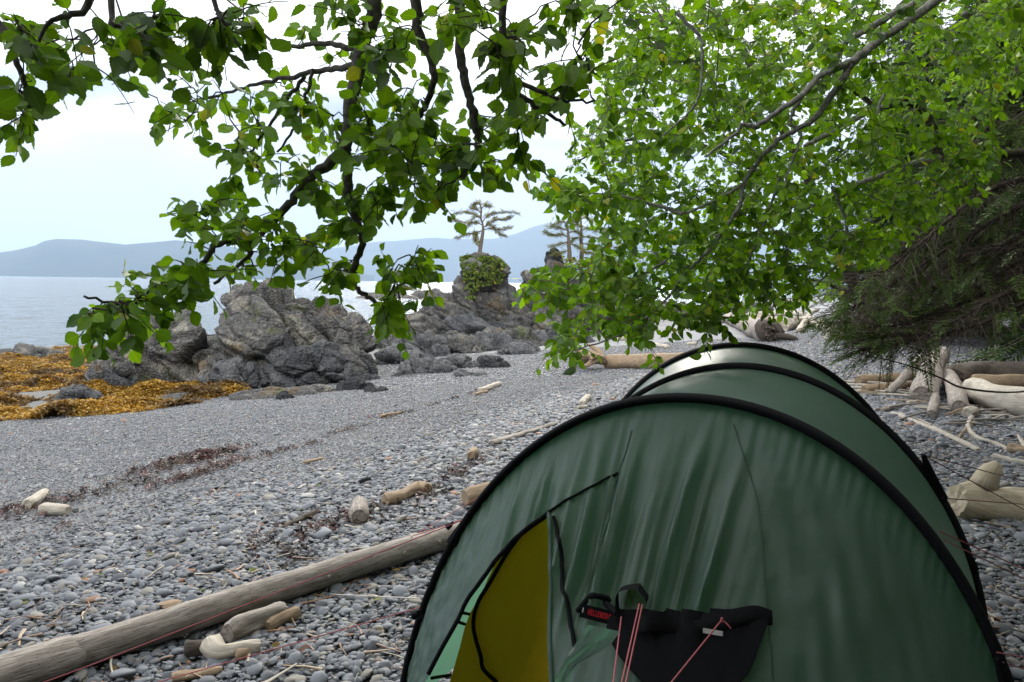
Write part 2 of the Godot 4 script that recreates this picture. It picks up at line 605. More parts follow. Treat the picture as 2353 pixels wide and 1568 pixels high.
# lobes: [u centre, v top, v bottom, width px, depth ratio, distance offset m, look, square]
func rock(called: String, label: String, category: String, foot: Array, lobes: Array, part: String, res := 60, amp := 0.22, freq := 1.1, dip := 0.6, group := "") -> Node3D:
	var b := gp(foot[0], foot[1])
	var d := plate(b).z
	var o := thing(called, label, category, b, group)
	var tilt := Basis(Vector3(0, 0, 1), dip) * Basis(Vector3.UP, 0.4)
	for l in lobes:
		var dd: float = d + l[5]
		var w: float = l[3] / F * dd * 0.5
		var top := at(l[0], l[1], dd)
		var bot := at(l[0], l[2], dd)
		var ry := (top.y - bot.y) * 0.5
		var c := Vector3(top.x, (top.y + bot.y) * 0.5, top.z)
		var m := lobe_mesh(c, Vector3(w, ry, w * l[4]), b, res, amp * clampf(minf(w, ry * 1.5) / 1.2, 0.12, 1.2), freq, tilt, l[7], l[6])
		obj(part, m, M.rock, o)
	return o

func make_rocks() -> void:
	rock("rock_outcrop", "massive fractured grey rock mound with slanting slabs behind the golden seaweed", "rock", [640, 892], [
		[655, 668, 960, 330, 0.8, 2.3, 0, 0.72], [590, 738, 950, 210, 0.8, 1.2, 0, 0.7], [740, 722, 950, 220, 0.7, 1.6, 0, 0.75], [430, 742, 960, 270, 0.6, 2.0, 0, 0.65],
		[310, 770, 950, 150, 0.7, 1.6, 0, 0.6], [700, 790, 930, 210, 0.8, 0.6, 1, 0.7], [548, 825, 925, 130, 0.8, 0.3, 1, 0.75], [800, 800, 920, 130, 0.8, 1.0, 0, 0.8], [255, 818, 915, 95, 0.8, 0.4, 0, 0.8]], "slab", 100, 0.42, 0.80, 0.65)
	rock("boulder", "rounded brown-grey boulder between the big mound and the sea stack", "rock", [960, 792], [[965, 716, 830, 165, 0.8, 1.2, 0, 0.8], [905, 750, 830, 90, 0.8, 0.8, 0, 0.8]], "lobe", 60, 0.35, 1.1, 0.5)
	var st := rock("sea_stack", "tall sea stack with a mossy cap and one small crooked spruce on top", "rock", [1105, 778], [
		[1108, 596, 720, 124, 0.9, 2.0, 0, 0.72], [1110, 660, 830, 170, 0.9, 1.6, 0, 0.75], [1035, 682, 830, 160, 0.8, 2.0, 0, 0.75], [1175, 700, 830, 130, 0.8, 1.6, 0, 0.75], [1110, 720, 840, 200, 0.7, 0.7, 1, 0.8], [1230, 735, 830, 110, 0.8, 1.6, 0, 0.8]], "slab", 74, 0.40, 0.9, 0.5)
	var st2 := rock("sea_stack", "jagged sea stack with two flat-topped spruces behind the alder leaves", "rock", [1330, 775], [
		[1255, 612, 830, 130, 0.9, 4.2, 0, 0.72], [1345, 640, 830, 200, 0.9, 4.0, 0, 0.75], [1272, 572, 700, 44, 0.8, 5.0, 2, 0.7], [1420, 690, 830, 160, 0.8, 4.0, 0, 0.75], [1300, 700, 830, 150, 0.8, 2.0, 0, 0.8]], "slab", 60, 0.4, 0.9, 0.5)
	rock("skerry", "low flat grey rock at the water behind the boulder", "rock", [880, 725], [[890, 672, 760, 200, 0.7, 2.0, 0, 0.85], [985, 665, 760, 110, 0.7, 4.0, 0, 0.8]], "lobe", 44, 0.4, 0.8, 0.2)
	rock("skerry", "small seaweed-topped rock awash beyond the mound's sloping side", "rock", [505, 715], [[510, 697, 740, 90, 0.7, 2.0, 0, 0.9]], "lobe", 36, 0.3, 1.0, 0.2)
	# low intertidal shelf, piece by piece
	var low := [[905, 838, 110, 40, 1], [960, 820, 130, 46, 1], [1030, 812, 140, 42, 0], [1100, 806, 150, 36, 1], [1175, 798, 140, 36, 0], [1240, 792, 120, 30, 1], [985, 858, 110, 34, 1], [1060, 846, 120, 30, 1], [1128, 846, 78, 30, 2], [1080, 866, 80, 18, 1], [1190, 815, 100, 24, 1], [930, 868, 60, 14, 1], [880, 800, 90, 34, 0], [1300, 790, 110, 30, 1]]
	for k in low.size():
		var l: Array = low[k]
		rock("ledge_rock", "low cracked slab of the dark rock shelf in front of the sea stack", "rock", [l[0], l[1]], [[l[0], l[1] - l[3], l[1] + l[3] * 0.8, l[2], 0.9, 0.5, l[4], 0.8], [l[0] + l[2] * 0.3, l[1] - l[3] * 0.6, l[1] + l[3] * 0.7, l[2] * 0.6, 0.9, 0.1, l[4], 0.85]], "lobe", 40, 0.5, 1.6, 0.9, "low slabs of the rock shelf")
	rock("boulder", "grey pointed boulder standing in the golden seaweed", "rock", [178, 932], [[178, 892, 950, 92, 0.8, 0.4, 1, 0.75]], "lobe", 44, 0.5, 2.0, 0.6)
	var dark := [[815, 897, 70, 20, "dark wet rock lying on the gravel below the big mound"], [657, 917, 40, 16, "small black rock beside the end of the seaweed"], [862, 900, 50, 10, "flat dark stone half buried in the gravel beyond the mound"]]
	for l in dark:
		rock("boulder", l[4], "rock", [l[0], l[1]], [[l[0], l[1] - l[3], l[1] + l[3], l[2], 0.8, 0.1, 2, 0.8]], "lobe", 30, 0.6, 3.0, 0.4)
	var shore_rocks := [[85, 820, 120, 28, "humped brown rock at the edge of the sea and seaweed"], [15, 822, 90, 18, "dark rock at the waterline beside the humped brown one"], [30, 880, 70, 16, "pale grey rock showing through the weed near the shore"], [30, 925, 46, 12, "small grey stone among thick golden seaweed"], [160, 858, 40, 8, "little dark stone in the middle of the weed bed"], [280, 935, 90, 18, "low grey ledge poking out of brown seaweed"], [270, 905, 120, 18, "flat grey ledge at the foot of the big mound"], [430, 925, 130, 16, "long low ledge between seaweed and gravel"], [600, 915, 150, 18, "broken grey ledge along the front of the mound"], [500, 905, 120, 20, "grey ledge under the mound where the weed ends"], [720, 905, 110, 16, "grey rubble ledge running out from the mound onto gravel"]]
	for l in shore_rocks:
		rock("shore_rock", l[4], "rock", [l[0], l[1]], [[l[0], l[1] - l[3], l[1] + l[3], l[2], 0.8, 0.2, 0 if l[3] > 15 else 1, 0.8]], "lobe", 34, 0.4, 1.6, 0.4)
	# far rocky foreshore seen under the alder
	rock("skerry", "brown rocky point at the far end of the beach", "rock", [1560, 730], [[1560, 690, 760, 260, 0.6, 4.0, 0, 0.8], [1700, 695, 760, 180, 0.6, 6.0, 0, 0.8]], "lobe", 44, 0.5, 0.7, 0.3)
	make_stack_plants(st, st2)

func needle_spray(rows: int, width: float, droop: float) -> ArrayMesh:
	# a flat twig along +Y with short side shoots of needles
	var g := Geo.new()
	var cw := Color.WHITE
	for k in rows:
		var t := (k + 0.5) / rows
		for s in [-1.0, 1.0]:
			for e in 2:
				var l := width * (1.0 - t * 0.75) * rng.randf_range(0.7, 1.15)
				var d := Vector3(s * rng.randf_range(0.75, 1.0), rng.randf_range(0.35, 0.75), rng.randf_range(-0.3, 0.35) - droop).normalized()
				var b := Vector3(0, t + e * 0.5 / rows, -droop * t * t * 0.4)
				var w := d.cross(Vector3(rng.randf_range(-0.5, 0.5), rng.randf_range(-0.5, 0.5), 1)).normalized() * 0.019
				var nn := d.cross(w).normalized()
				var i0 := g.add(b, nn, Vector2.ZERO, cw)
				g.add(b + d * l * 0.45 + w, nn, Vector2.ZERO, cw)
				g.add(b + d * l, nn, Vector2.ZERO, cw)
				g.add(b + d * l * 0.45 - w, nn, Vector2.ZERO, cw)
				g.quad(i0, i0 + 1, i0 + 2, i0 + 3)
	return g.commit()

func small_spruce(label: String, d: float, trunk: Array, limbs: Array, tone: Color, sd: int, part_spray: float) -> void:
	rng.seed = sd
	var pts := []
	for p in trunk: pts.append(at(p[0], p[1], d))
	var base: Vector3 = pts[0]
	var o := thing("dwarf_spruce", label, "tree", base, "dwarf spruces on the sea stacks")
	var rel := []
	for p in smooth_path(pts, 4): rel.append(p - base)
	var g := Geo.new()
	tube(g, rel, 0.11 * part_spray, 0.03 * part_spray, 8, Color(0.16, 0.13, 0.10), 0.3)
	obj("trunk", g.commit(), M.bark, o)
	var xf := []
	var cols := []
	var spray: ArrayMesh = M_spray
	for l in limbs:
		var lp := []
		var off := 0.0
		var doff := rng.randf_range(-0.5, 0.5)
		for k in l.size():
			lp.append(at(l[k][0], l[k][1], d + doff * k / l.size()) - base)
		lp = smooth_path(lp, 5)
		g = Geo.new()
		tube(g, lp, 0.035 * part_spray, 0.008, 5, Color(0.15, 0.12, 0.09), 0.2)
		obj("branch", g.commit(), M.bark, o)
		for k in range(3, lp.size()):
			for e in 12:
				var p: Vector3 = lp[k] + Vector3(rng.randfn(0, 0.08), rng.randfn(0, 0.05), rng.randfn(0, 0.12))
				var dir: Vector3 = (lp[k] - lp[maxi(k - 2, 0)]).normalized() + Vector3(rng.randfn(0, 0.6), rng.randfn(0.05, 0.25), rng.randfn(0, 0.7))
				var f := frame(dir)
				var sz := rng.randf_range(0.14, 0.32) * part_spray
				var z := Vector3.UP + Vector3(rng.randfn(0, 0.4), 0, rng.randfn(0, 0.4))
				var y := dir.normalized()
				var x := y.cross(z).normalized()
				xf.append(Transform3D(Basis(x * sz, y * sz, x.cross(y) * sz), p))
				cols.append(tone * rng.randf_range(0.6, 1.4))
	multi("needles", spray, M.needle, xf, cols, o)

var M_spray: ArrayMesh
func make_stack_plants(st: Node3D, st2: Node3D) -> void:
	rng.seed = 31
	M_spray = needle_spray(13, 0.30, 0.1)
	var d := plate(st.position).z + 2.0
	small_spruce("small crooked spruce growing alone on the mossy sea stack", d, [[1101, 592], [1104, 570], [1107, 550], [1110, 530], [1109, 515], [1105, 500], [1106, 480], [1102, 466]],
		[[[1109, 518], [1095, 512], [1075, 512], [1050, 508], [1040, 503]], [[1107, 505], [1090, 492], [1070, 488], [1048, 490]], [[1106, 490], [1095, 480], [1085, 478]], [[1106, 480], [1115, 472], [1124, 474]], [[1110, 524], [1125, 512], [1140, 505], [1158, 505], [1170, 500]], [[1109, 510], [1120, 496], [1140, 490], [1165, 487], [1188, 490]], [[1110, 530], [1090, 535], [1068, 540], [1052, 545]], [[1111, 528], [1130, 525], [1150, 528], [1168, 524]], [[1106, 496], [1090, 500], [1072, 520], [1058, 528]], [[1104, 572], [1097, 560], [1092, 548], [1094, 538]], [[1111, 522], [1128, 518], [1145, 535], [1155, 540]], [[1104, 472], [1098, 467], [1090, 470]]],
		Color(0.22, 0.20, 0.075), 32, 1.0)
	var d2 := plate(st2.position).z + 4.2
	small_spruce("flat-topped spruce in front of its twin on the jagged stack", d2, [[1308, 600], [1309, 580], [1307, 560], [1306, 540], [1304, 520], [1302, 508]],
		[[[1306, 545], [1290, 540], [1270, 540], [1256, 535]], [[1305, 530], [1285, 524], [1265, 520]], [[1304, 515], [1290, 510], [1276, 516]], [[1304, 515], [1320, 510], [1332, 518]], [[1306, 535], [1322, 532], [1336, 540]], [[1307, 555], [1290, 560], [1268, 565]], [[1307, 560], [1325, 565], [1340, 575]], [[1308, 575], [1292, 580], [1275, 585]]],
		Color(0.20, 0.20, 0.07), 33, 1.1)
	small_spruce("taller spruce standing behind its twin on the jagged stack", d2 + 0.8, [[1336, 600], [1337, 575], [1335, 550], [1336, 525], [1334, 500], [1335, 490]],
		[[[1336, 520], [1320, 516], [1308, 522]], [[1335, 505], [1345, 500], [1358, 506]], [[1335, 500], [1325, 498], [1316, 503]], [[1336, 530], [1350, 525], [1370, 530]], [[1336, 545], [1355, 545], [1380, 550]], [[1336, 560], [1355, 562], [1372, 570]], [[1336, 545], [1322, 548], [1312, 556]], [[1336, 575], [1350, 580], [1368, 585]]],
		Color(0.23, 0.22, 0.08), 34, 1.1)
	# moss and low plants hanging over the stacks' tops
	rng.seed = 35
	for spec in [[st, [[1058, 590], [1100, 582], [1155, 598], [1168, 625], [1150, 650], [1110, 655], [1085, 690], [1068, 665], [1065, 620]], 2.0, 2600, "moss", Color(0.10, 0.145, 0.014)], [st2, [[1290, 590], [1420, 600], [1440, 660], [1390, 690], [1370, 640], [1300, 620]], 4.2, 1400, "moss", Color(0.17, 0.17, 0.03)]]:
		var par: Node3D = spec[0]
		var xf := []
		var cols := []
		var mesh := leaf_mesh(3, 0.8, false)
		var dd: float = plate(par.position).z + spec[2]
		var tries := 0
		while xf.size() < spec[3] and tries < 40000:
			tries += 1
			var u := rng.randf_range(1040, 1450)
			var v := rng.randf_range(570, 700)
			if not poly_has(spec[1], u, v): continue
			var q := at(u, v, dd)
			if nz_fine.get_noise_2d(u * 1.3, v * 1.3) < 0.02 + smoothstep(600, 690, v) * 0.15: continue
			# lay it on the front of the stack
			var off := rng.randf_range(-0.1, 0.12)
			var rad := 1.45
			var cxw: float = at(1108 if par == st else 1345, v, dd).x
			var dx: float = (q.x - cxw) / (1.3 if par == st else 2.2)
			q.z += sqrt(maxf(0.0, 1.0 - dx * dx)) * rad * smoothstep(575, 615, v) + off
			var dir := Vector3(rng.randfn(0, 0.6), rng.randfn(-0.2, 0.6), rng.randf_range(0.1, 1.0)).normalized()
			var x := dir.cross(Vector3(rng.randfn(0, 1), rng.randfn(0, 1), rng.randfn(0, 1))).normalized()
			var sz := rng.randf_range(0.09, 0.2)
			xf.append(Transform3D(Basis(x * sz, dir * sz, x.cross(dir) * sz), q - par.position))
			var col: Color = spec[5]
			cols.append((col * rng.randf_range(0.5, 1.5)).lerp(Color(0.30, 0.19, 0.03), 0.5 if rng.randf() < 0.08 else 0.0))
		multi(spec[4], mesh, M.moss, xf, cols, par)

# ------------------------------------------------------------------ shingle
func pebble_mesh(sd: int) -> ArrayMesh:
	var g := Geo.new()
	var nu := 8
	var nv := 5
	var n := FastNoiseLite.new()
	n.seed = sd
	n.frequency = 0.7
	for b in nv + 1:
		var el := lerpf(-PI * 0.5, PI * 0.5, float(b) / nv)
		for a in nu + 1:
			var az := TAU * a / nu
			var d := Vector3(cos(el) * cos(az), sin(el), cos(el) * sin(az))
			g.add(d * (1.0 + 0.35 * n.get_noise_3dv(d)), d, Vector2.ZERO, Color.WHITE)
	for b in nv:
		for a in nu:
			var q := b * (nu + 1) + a
			g.quad(q, q + nu + 1, q + nu + 2, q + 1)
	return g.commit()

func pebble_tone() -> Color:
	var k := rng.randf()
	var v := rng.randf_range(0.095, 0.20)
	if k < 0.72: return Color(v * 0.94, v * 1.0, v * 1.10)
	if k < 0.84: return Color(0.07, 0.075, 0.085) * rng.randf_range(0.8, 1.5)
	if k < 0.93: return Color(v * 1.2, v * 1.12, v * 0.95)
	if k < 0.985: return Color(0.33, 0.32, 0.30) * rng.randf_range(0.7, 1.15)
	return Color(0.24, 0.13, 0.08)

func tent_covers(p: Vector3) -> bool:
	var q := Basis(Vector3.UP, 0.432) * (p - Vector3(0.46, 0, -2.114))
	return absf(q.x) < 0.8 and q.z < 0.45 and q.z > -2.7

func make_shingle() -> void:
	rng.seed = 101
	var shapes := []
	for k in 4: shapes.append(pebble_mesh(40 + k))
	var xf := [[], [], [], []]
	var cols := [[], [], [], []]
	var big := []
	var bands := [[1.7, 3.2, 1.0], [3.2, 6.0, 1.0], [6.0, 10.0, 1.0], [10.0, 16.0, 0.9], [16.0, 27.0, 0.7]]
	for b in bands:
		var d0: float = b[0]
		var d1: float = b[1]
		var least := d1 * 0.00075
		var area := 0.5 * (d1 * d1 - d0 * d0) * 1.62
		var mean := maxf(0.0122, least)
		var count := int(area * 1.25 * b[2] / (PI * mean * mean))
		for k in count:
			var d := sqrt(rng.randf_range(d0 * d0, d1 * d1))
			var x := rng.randf_range(-0.79, 0.83) * d
			var z := -d
			var s := -0.891 * x - 0.454 * z
			if s > 13.5 + rng.randfn(0, 0.8) or s < -9.0: continue
			var fine := smoothstep(4.3, 5.5, s + nz_low.get_noise_2d(x * 20.0, z * 20.0) * 0.8)
			if rng.randf() < fine * 0.45: continue
			var r := 0.0
			if rng.randf() < fine:
				r = maxf(0.0062 * exp(rng.randfn(0, 0.35)), least * 0.85)
			else:
				r = maxf(0.0105 * exp(rng.randfn(0, 0.50)), least * 0.85)
			if rng.randf() < 0.012: r *= 2.0
			r = minf(r, 0.05)
			var p := Vector3(x, 0, z)
			if tent_covers(p): continue
			p.y = hgt(x, z) + nz_fine.get_noise_2d(x * 40.0, z * 40.0) * 0.012 + r * rng.randf_range(-0.15, 0.3)
			var flat := rng.randf_range(0.30, 0.65)
			var lon := rng.randf_range(0.75, 1.05)
			var bs := Basis.from_euler(Vector3(rng.randfn(0, 0.28), rng.randf() * TAU, rng.randfn(0, 0.28))) * Basis.from_scale(Vector3(r * 1.15, r * flat, r * 1.15 * lon))
			var t := Transform3D(bs, p)
			var j := rng.randi() % 4
			var c := pebble_tone()
			xf[j].append(t)
			cols[j].append(c)
			if d < 5.0 and r > 0.022:
				var q := plate(p)
				if q.x > 0 and q.x < 2353 and q.y < 1568 and (q.x < 960 or q.x > 2260):
					big.append([r / d, j, xf[j].size() - 1])
	big.sort_custom(func(a, c): return a[0] > c[0])
	var mats := []
	for k in 10:
		var m := mat("pebble_tone_%d" % k, pebble_tone().linear_to_srgb(), 0.68, 0.42)
		mats.append(m)
	var drop := [{}, {}, {}, {}]
	var made := 0
	for b in big:
		if made >= 290: break
		made += 1
		drop[b[1]][b[2]] = true
		var o := obj("pebble", shapes[b[1]], mats[made % 10])
		o.transform = xf[b[1]][b[2]]
		tag(o, "one of the larger smooth pebbles lying on top of the coarse shingle", "pebble", "larger pebbles of the shingle")
	var par := Node3D.new()
	par.name = "shingle"
	tag(par, "blue-grey pebbles and fine gravel covering the beach", "pebbles", "", "stuff")
	add_child(par)
	for j in 4:
		var x2 := []
		var c2 := []
		for k in xf[j].size():
			if drop[j].has(k): continue
			x2.append(xf[j][k])
			c2.append(cols[j][k])
		multi("pebbles", shapes[j], M.pebble, x2, c2, par)

func frond_mesh() -> ArrayMesh:
	var g := Geo.new()
	for k in 16:
		var a := rng.randf() * TAU
		var el := rng.randf_range(0.05, 1.1)
		var d := Vector3(cos(a) * cos(el), sin(el), sin(a) * cos(el))
		var w := d.cross(Vector3(rng.randfn(0, 1), rng.randfn(0, 1), rng.randfn(0, 1))).normalized() * 0.11
		var nn := d.cross(w).normalized()
		var b := Vector3(rng.randf_range(-0.5, 0.5), 0, rng.randf_range(-0.5, 0.5))
		var l := rng.randf_range(0.4, 0.8)
		var i0 := g.add(b, nn, Vector2.ZERO, Color.WHITE)
		g.add(b + d * l * 0.5 + w, nn, Vector2.ZERO, Color.WHITE)
		g.add(b + d * l + Vector3(0, -0.25, 0), nn, Vector2.ZERO, Color.WHITE)
		g.add(b + d * l * 0.5 - w, nn, Vector2.ZERO, Color.WHITE)
		g.quad(i0, i0 + 1, i0 + 2, i0 + 3)
	return g.commit()

func make_seaweed() -> void:
	rng.seed = 151
	var mesh := frond_mesh()
	var par := Node3D.new()
	par.name = "rockweed"
	tag(par, "thick golden-brown rockweed covering the shore by the big mound", "seaweed", "", "stuff")
	add_child(par)
	var poly := [[-260, 985], [0, 968], [120, 962], [210, 956], [300, 950], [420, 932], [520, 918], [590, 910], [560, 895], [480, 885], [330, 880], [200, 860], [230, 800], [150, 795], [60, 810], [-260, 815]]
	var xf := []
	var cols := []
	var tries := 0
	while xf.size() < 26000 and tries < 90000:
		tries += 1
		var u := rng.randf_range(-260, 600)
		var v := rng.randf_range(790, 990)
		if not poly_has(poly, u, v): continue
		var p := gp_fast(u, v)
		var heap := nz_mid.get_noise_2d(p.x * 7.0, p.z * 7.0) + 0.5 * nz_fine.get_noise_2d(p.x * 18.0, p.z * 18.0)
		if heap < -0.16 + rng.randfn(0, 0.06): continue
		if not poly_has(poly, u + rng.randfn(0, 22), v + rng.randfn(0, 5)): continue
		var sz := rng.randf_range(0.07, 0.17)
		p.y += maxf(heap, 0.0) * 0.38
		xf.append(Transform3D(Basis.from_euler(Vector3(rng.randfn(0, 0.3), rng.randf() * TAU, rng.randfn(0, 0.3))) * Basis.from_scale(Vector3(sz, sz * 0.8, sz)), p))
		var patch := nz_fine.get_noise_2d(p.x * 9.0 + 50.0, p.z * 9.0)
		var c := Color(0.36, 0.225, 0.03).lerp(Color(0.15, 0.095, 0.03), smoothstep(-0.15, 0.25, patch))
		cols.append(c * rng.randf_range(0.6, 1.4))
	multi("fronds", mesh, M.weed, xf, cols, par)
	# mounds of stone under the weed
	# dark red wrack along the last tide lines
	par = Node3D.new()
	par.name = "wrack_line"
	tag(par, "thin lines of dark red-brown dried seaweed left by the tide on the gravel", "seaweed", "", "stuff")
	add_child(par)
	xf = []
	cols = []
	var lines := [[[0, 1195], [60, 1172], [150, 1150], [240, 1125], [330, 1095]], [[340, 1085], [400, 1062], [470, 1050], [520, 1036]], [[340, 1125], [400, 1108], [470, 1085], [540, 1060], [600, 1045]], [[870, 960], [940, 948]], [[760, 1000], [830, 980]], [[600, 1048], [700, 1025], [760, 1010]], [[640, 1240], [720, 1225], [800, 1195], [900, 1170], [960, 1135]], [[560, 1250], [640, 1268], [700, 1290]], [[0, 1245], [40, 1240]], [[130, 1220], [180, 1205]], [[980, 1150], [1050, 1090], [1110, 1055]], [[880, 965], [1000, 930], [1100, 900]]]
	var heavy := [1.6, 3.6, 1.0, 0.5, 0.5, 0.4, 0.9, 0.6, 0.8, 0.4, 0.6, 0.25]
	for k in lines.size():
		var l: Array = lines[k]
		for j in l.size() - 1:
			var a := gp(l[j][0], l[j][1])
			var b := gp(l[j + 1][0], l[j + 1][1])
			var cnt := int(a.distance_to(b) * 190.0 * heavy[k])
			for e in cnt:
				var t := rng.randf()
				if nz_fine.get_noise_2d(t * 60.0 + k * 99.0, j * 37.0) < -0.05: continue
				var p := a.lerp(b, t) + Vector3(rng.randfn(0, 0.09), 0, rng.randfn(0, 0.13)) * minf(heavy[k], 1.6)
				p.y = hgt(p.x, p.z) + 0.016 + rng.randf() * 0.012
				var sz := rng.randf_range(0.018, 0.055)
				xf.append(Transform3D(Basis.from_euler(Vector3(rng.randfn(0, 0.5), rng.randf() * TAU, rng.randfn(0, 0.5))) * Basis.from_scale(Vector3(sz * 1.4, sz * 0.4, sz)), p))
				cols.append([Color(0.07, 0.026, 0.018), Color(0.035, 0.022, 0.015), Color(0.11, 0.03, 0.025), Color(0.07, 0.05, 0.025)][rng.randi() % 4] * rng.randf_range(0.6, 1.4))
	multi("dried_weed", mesh, M.wrack, xf, cols, par)
	# splinters, bark flakes and dead leaves
	par = Node3D.new()
	par.name = "beach_litter"
	tag(par, "scattered wood splinters and dead leaves strewn over the shingle", "litter", "", "stuff")
	add_child(par)
	xf = []
	cols = []
	var g := Geo.new()
	tube(g, [Vector3(-0.5, 0, 0), Vector3(-0.1, 0.02, 0.03), Vector3(0.5, 0, -0.02)], 0.05, 0.02, 5)
	for k in 900:
		var u := rng.randf_range(-60, 2420)
		var v := 850.0 + 720.0 * pow(rng.randf(), 0.8)
		if u < 700 and v < 1000: continue
		var p := gp_fast(u, v)
		if tent_covers(p): continue
		var s := shore(p.x, p.z)
		if s > 5.2 and rng.randf() < 0.8: continue
		var sz := rng.randf_range(0.03, 0.11) * (1.7 if rng.randf() < 0.12 else 1.0)
		p.y += 0.02
		xf.append(Transform3D(Basis.from_euler(Vector3(rng.randfn(0, 0.1), rng.randf() * TAU, rng.randfn(0, 0.12))) * Basis.from_scale(Vector3(sz, sz * 0.7, sz * rng.randf_range(0.6, 1.6))), p))
		cols.append([Color(0.36, 0.27, 0.17), Color(0.50, 0.44, 0.34), Color(0.17, 0.09, 0.045), Color(0.24, 0.12, 0.05)][rng.randi() % 4] * rng.randf_range(0.7, 1.2))
	multi("splinters", g.commit(), M.wrack, xf, cols, par)
	xf = []
	cols = []
	for k in 110:
		var p := gp_fast(rng.randf_range(-40, 2400), rng.randf_range(1080, 1600))
		if tent_covers(p) or shore(p.x, p.z) > 5.0: continue
		p.y += 0.022
		var sz := rng.randf_range(0.03, 0.055)
		xf.append(Transform3D(Basis.from_euler(Vector3(-PI / 2 + rng.randfn(0, 0.35), rng.randf() * TAU, 0)) * Basis.from_scale(Vector3(sz, sz, sz)), p))
		cols.append([Color(0.25, 0.27, 0.03), Color(0.35, 0.22, 0.04), Color(0.25, 0.10, 0.03)][rng.randi() % 3])
	multi("dead_leaves", leaf_mesh(4, 0.75, false), M.alder_leaf, xf, cols, par)

func gp_fast(u: float, v: float) -> Vector3:
	var r := ray(u, v)
	var d := 5.0
	for k in 7:
		var p := cam_pos + r * d
		var h := hgt(p.x, p.z)
		d = clampf((cam_pos.y - h) / maxf(-r.y, 0.01), 0.5, 200.0)
	var q := cam_pos + r * d
	q.y = hgt(q.x, q.z)
	return q

# ------------------------------------------------------------------ driftwood
func log_mesh(path: Array, r0: float, r1: float, sd: int, bump := 0.1, ragged := 0.0, flat := 1.0, sides := 22, bulge := 0.0) -> ArrayMesh:
	var g := Geo.new()
	var raw := smooth_path(path, 6) if path.size() > 2 else path
	var total := 0.0
	for k in raw.size() - 1: total += (raw[k + 1] - raw[k]).length()
	var n := clampi(int(total / (maxf(r0, r1) * 0.4)), 8, 70)
	var pts := []
	var seg := 0
	var done := 0.0
	for k in n + 1:
		var want := total * k / n
		while seg < raw.size() - 2 and done + (raw[seg + 1] - raw[seg]).length() < want:
			done += (raw[seg + 1] - raw[seg]).length()
			seg += 1
		var sl: float = (raw[seg + 1] - raw[seg]).length()
		pts.append(raw[seg].lerp(raw[seg + 1], clampf((want - done) / maxf(sl, 1e-5), 0.0, 1.0)))
	var x := Vector3.ZERO
	var up0 := Vector3.UP
	for k in n + 1:
		var d: Vector3 = (pts[mini(k + 1, n)] - pts[maxi(k - 1, 0)]).normalized()
		x = d.cross(up0 if absf(d.y) < 0.95 else Vector3.RIGHT).normalized()
		var y := x.cross(d)
		var t := float(k) / n
		var r := lerpf(r0, r1, t)
		r *= 1.0 + bulge * (pow(absf(t * 2.0 - 1.0), 3.0))
		var edge := minf(t, 1.0 - t) * total
		r *= 0.74 + 0.26 * sqrt(clampf(edge / (r0 * 0.6), 0.0, 1.0))
		for j in sides + 1:
			var a := TAU * j / sides
			var ca := cos(a)
			var sa := sin(a)
			var q := Vector3(ca * 1.0, sa * 1.0, t * total / maxf(r0, 0.02) * 0.28)
			var k1 := nz_cell_free(q * 1.1 + Vector3(sd * 13.7, 0, 0))
			var k2 := nz_cell_free(Vector3(ca * 5.0, sa * 5.0, q.z * 0.5) + Vector3(0, sd * 7.1, 0))
			var rr := r * (1.0 + bump * k1 + bump * 0.3 * k2)
			var ax := 0.0
			if ragged > 0.0 and (k == 0 or k == n):
				ax = ragged * r * nz_cell_free(Vector3(ca * 4.0, sa * 4.0, sd * 3.3 + k))
			g.add(pts[k] + x * ca * rr + y * sa * rr * flat + d * ax, Vector3.UP, Vector2(float(j) / sides, t * total * 0.9), Color.WHITE)
	for k in n:
		for j in sides:
			var a := k * (sides + 1) + j
			g.quad(a, a + 1, a + sides + 2, a + sides + 1)
	var body := g.v.size()
	# ends, a little hollow
	for e in 2:
		var k := 0 if e == 0 else n
		var ctr := Vector3.ZERO
		for j in sides: ctr += g.v[k * (sides + 1) + j]
		ctr /= sides
		var d: Vector3 = (pts[0] - pts[1]).normalized() if e == 0 else (pts[n] - pts[n - 1]).normalized()
		var first := g.v.size()
		for ring in 4:
			for j in sides + 1:
				var p := g.v[k * (sides + 1) + j].lerp(ctr, ring / 3.0)
				p -= d * r0 * (0.06 * ring / 3.0) * (1.0 + nz_cell_free(p * 60.0))
				if ragged > 0.0 and ring > 0: p += d * ragged * r0 * 0.5 * nz_cell_free(p * 45.0)
				g.add(p, d, Vector2(0.3 + 0.02 * j / sides + ring * 0.04, ring * 0.05 + 0.3), Color.WHITE)
		for ring in 3:
			for j in sides:
				var a := first + ring * (sides + 1) + j
				if e == 0: g.quad(a, a + sides + 1, a + sides + 2, a + 1)
				else: g.quad(a, a + 1, a + sides + 2, a + sides + 1)
	g.smooth(false)
	for k in n + 1:
		var a := k * (sides + 1)
		var s := (g.n[a] + g.n[a + sides]).normalized()
		g.n[a] = s
		g.n[a + sides] = s
	if g.n[(n / 2) * (sides + 1)].dot(g.v[(n / 2) * (sides + 1)] - pts[n / 2]) < 0.0:
		for k in g.n.size(): g.n[k] = -g.n[k]
	return g.commit()

func nz_cell_free(q: Vector3) -> float:
	return nz_fine.get_noise_3d(q.x * 12.0, q.y * 12.0, q.z * 12.0)

var log_seed := 1
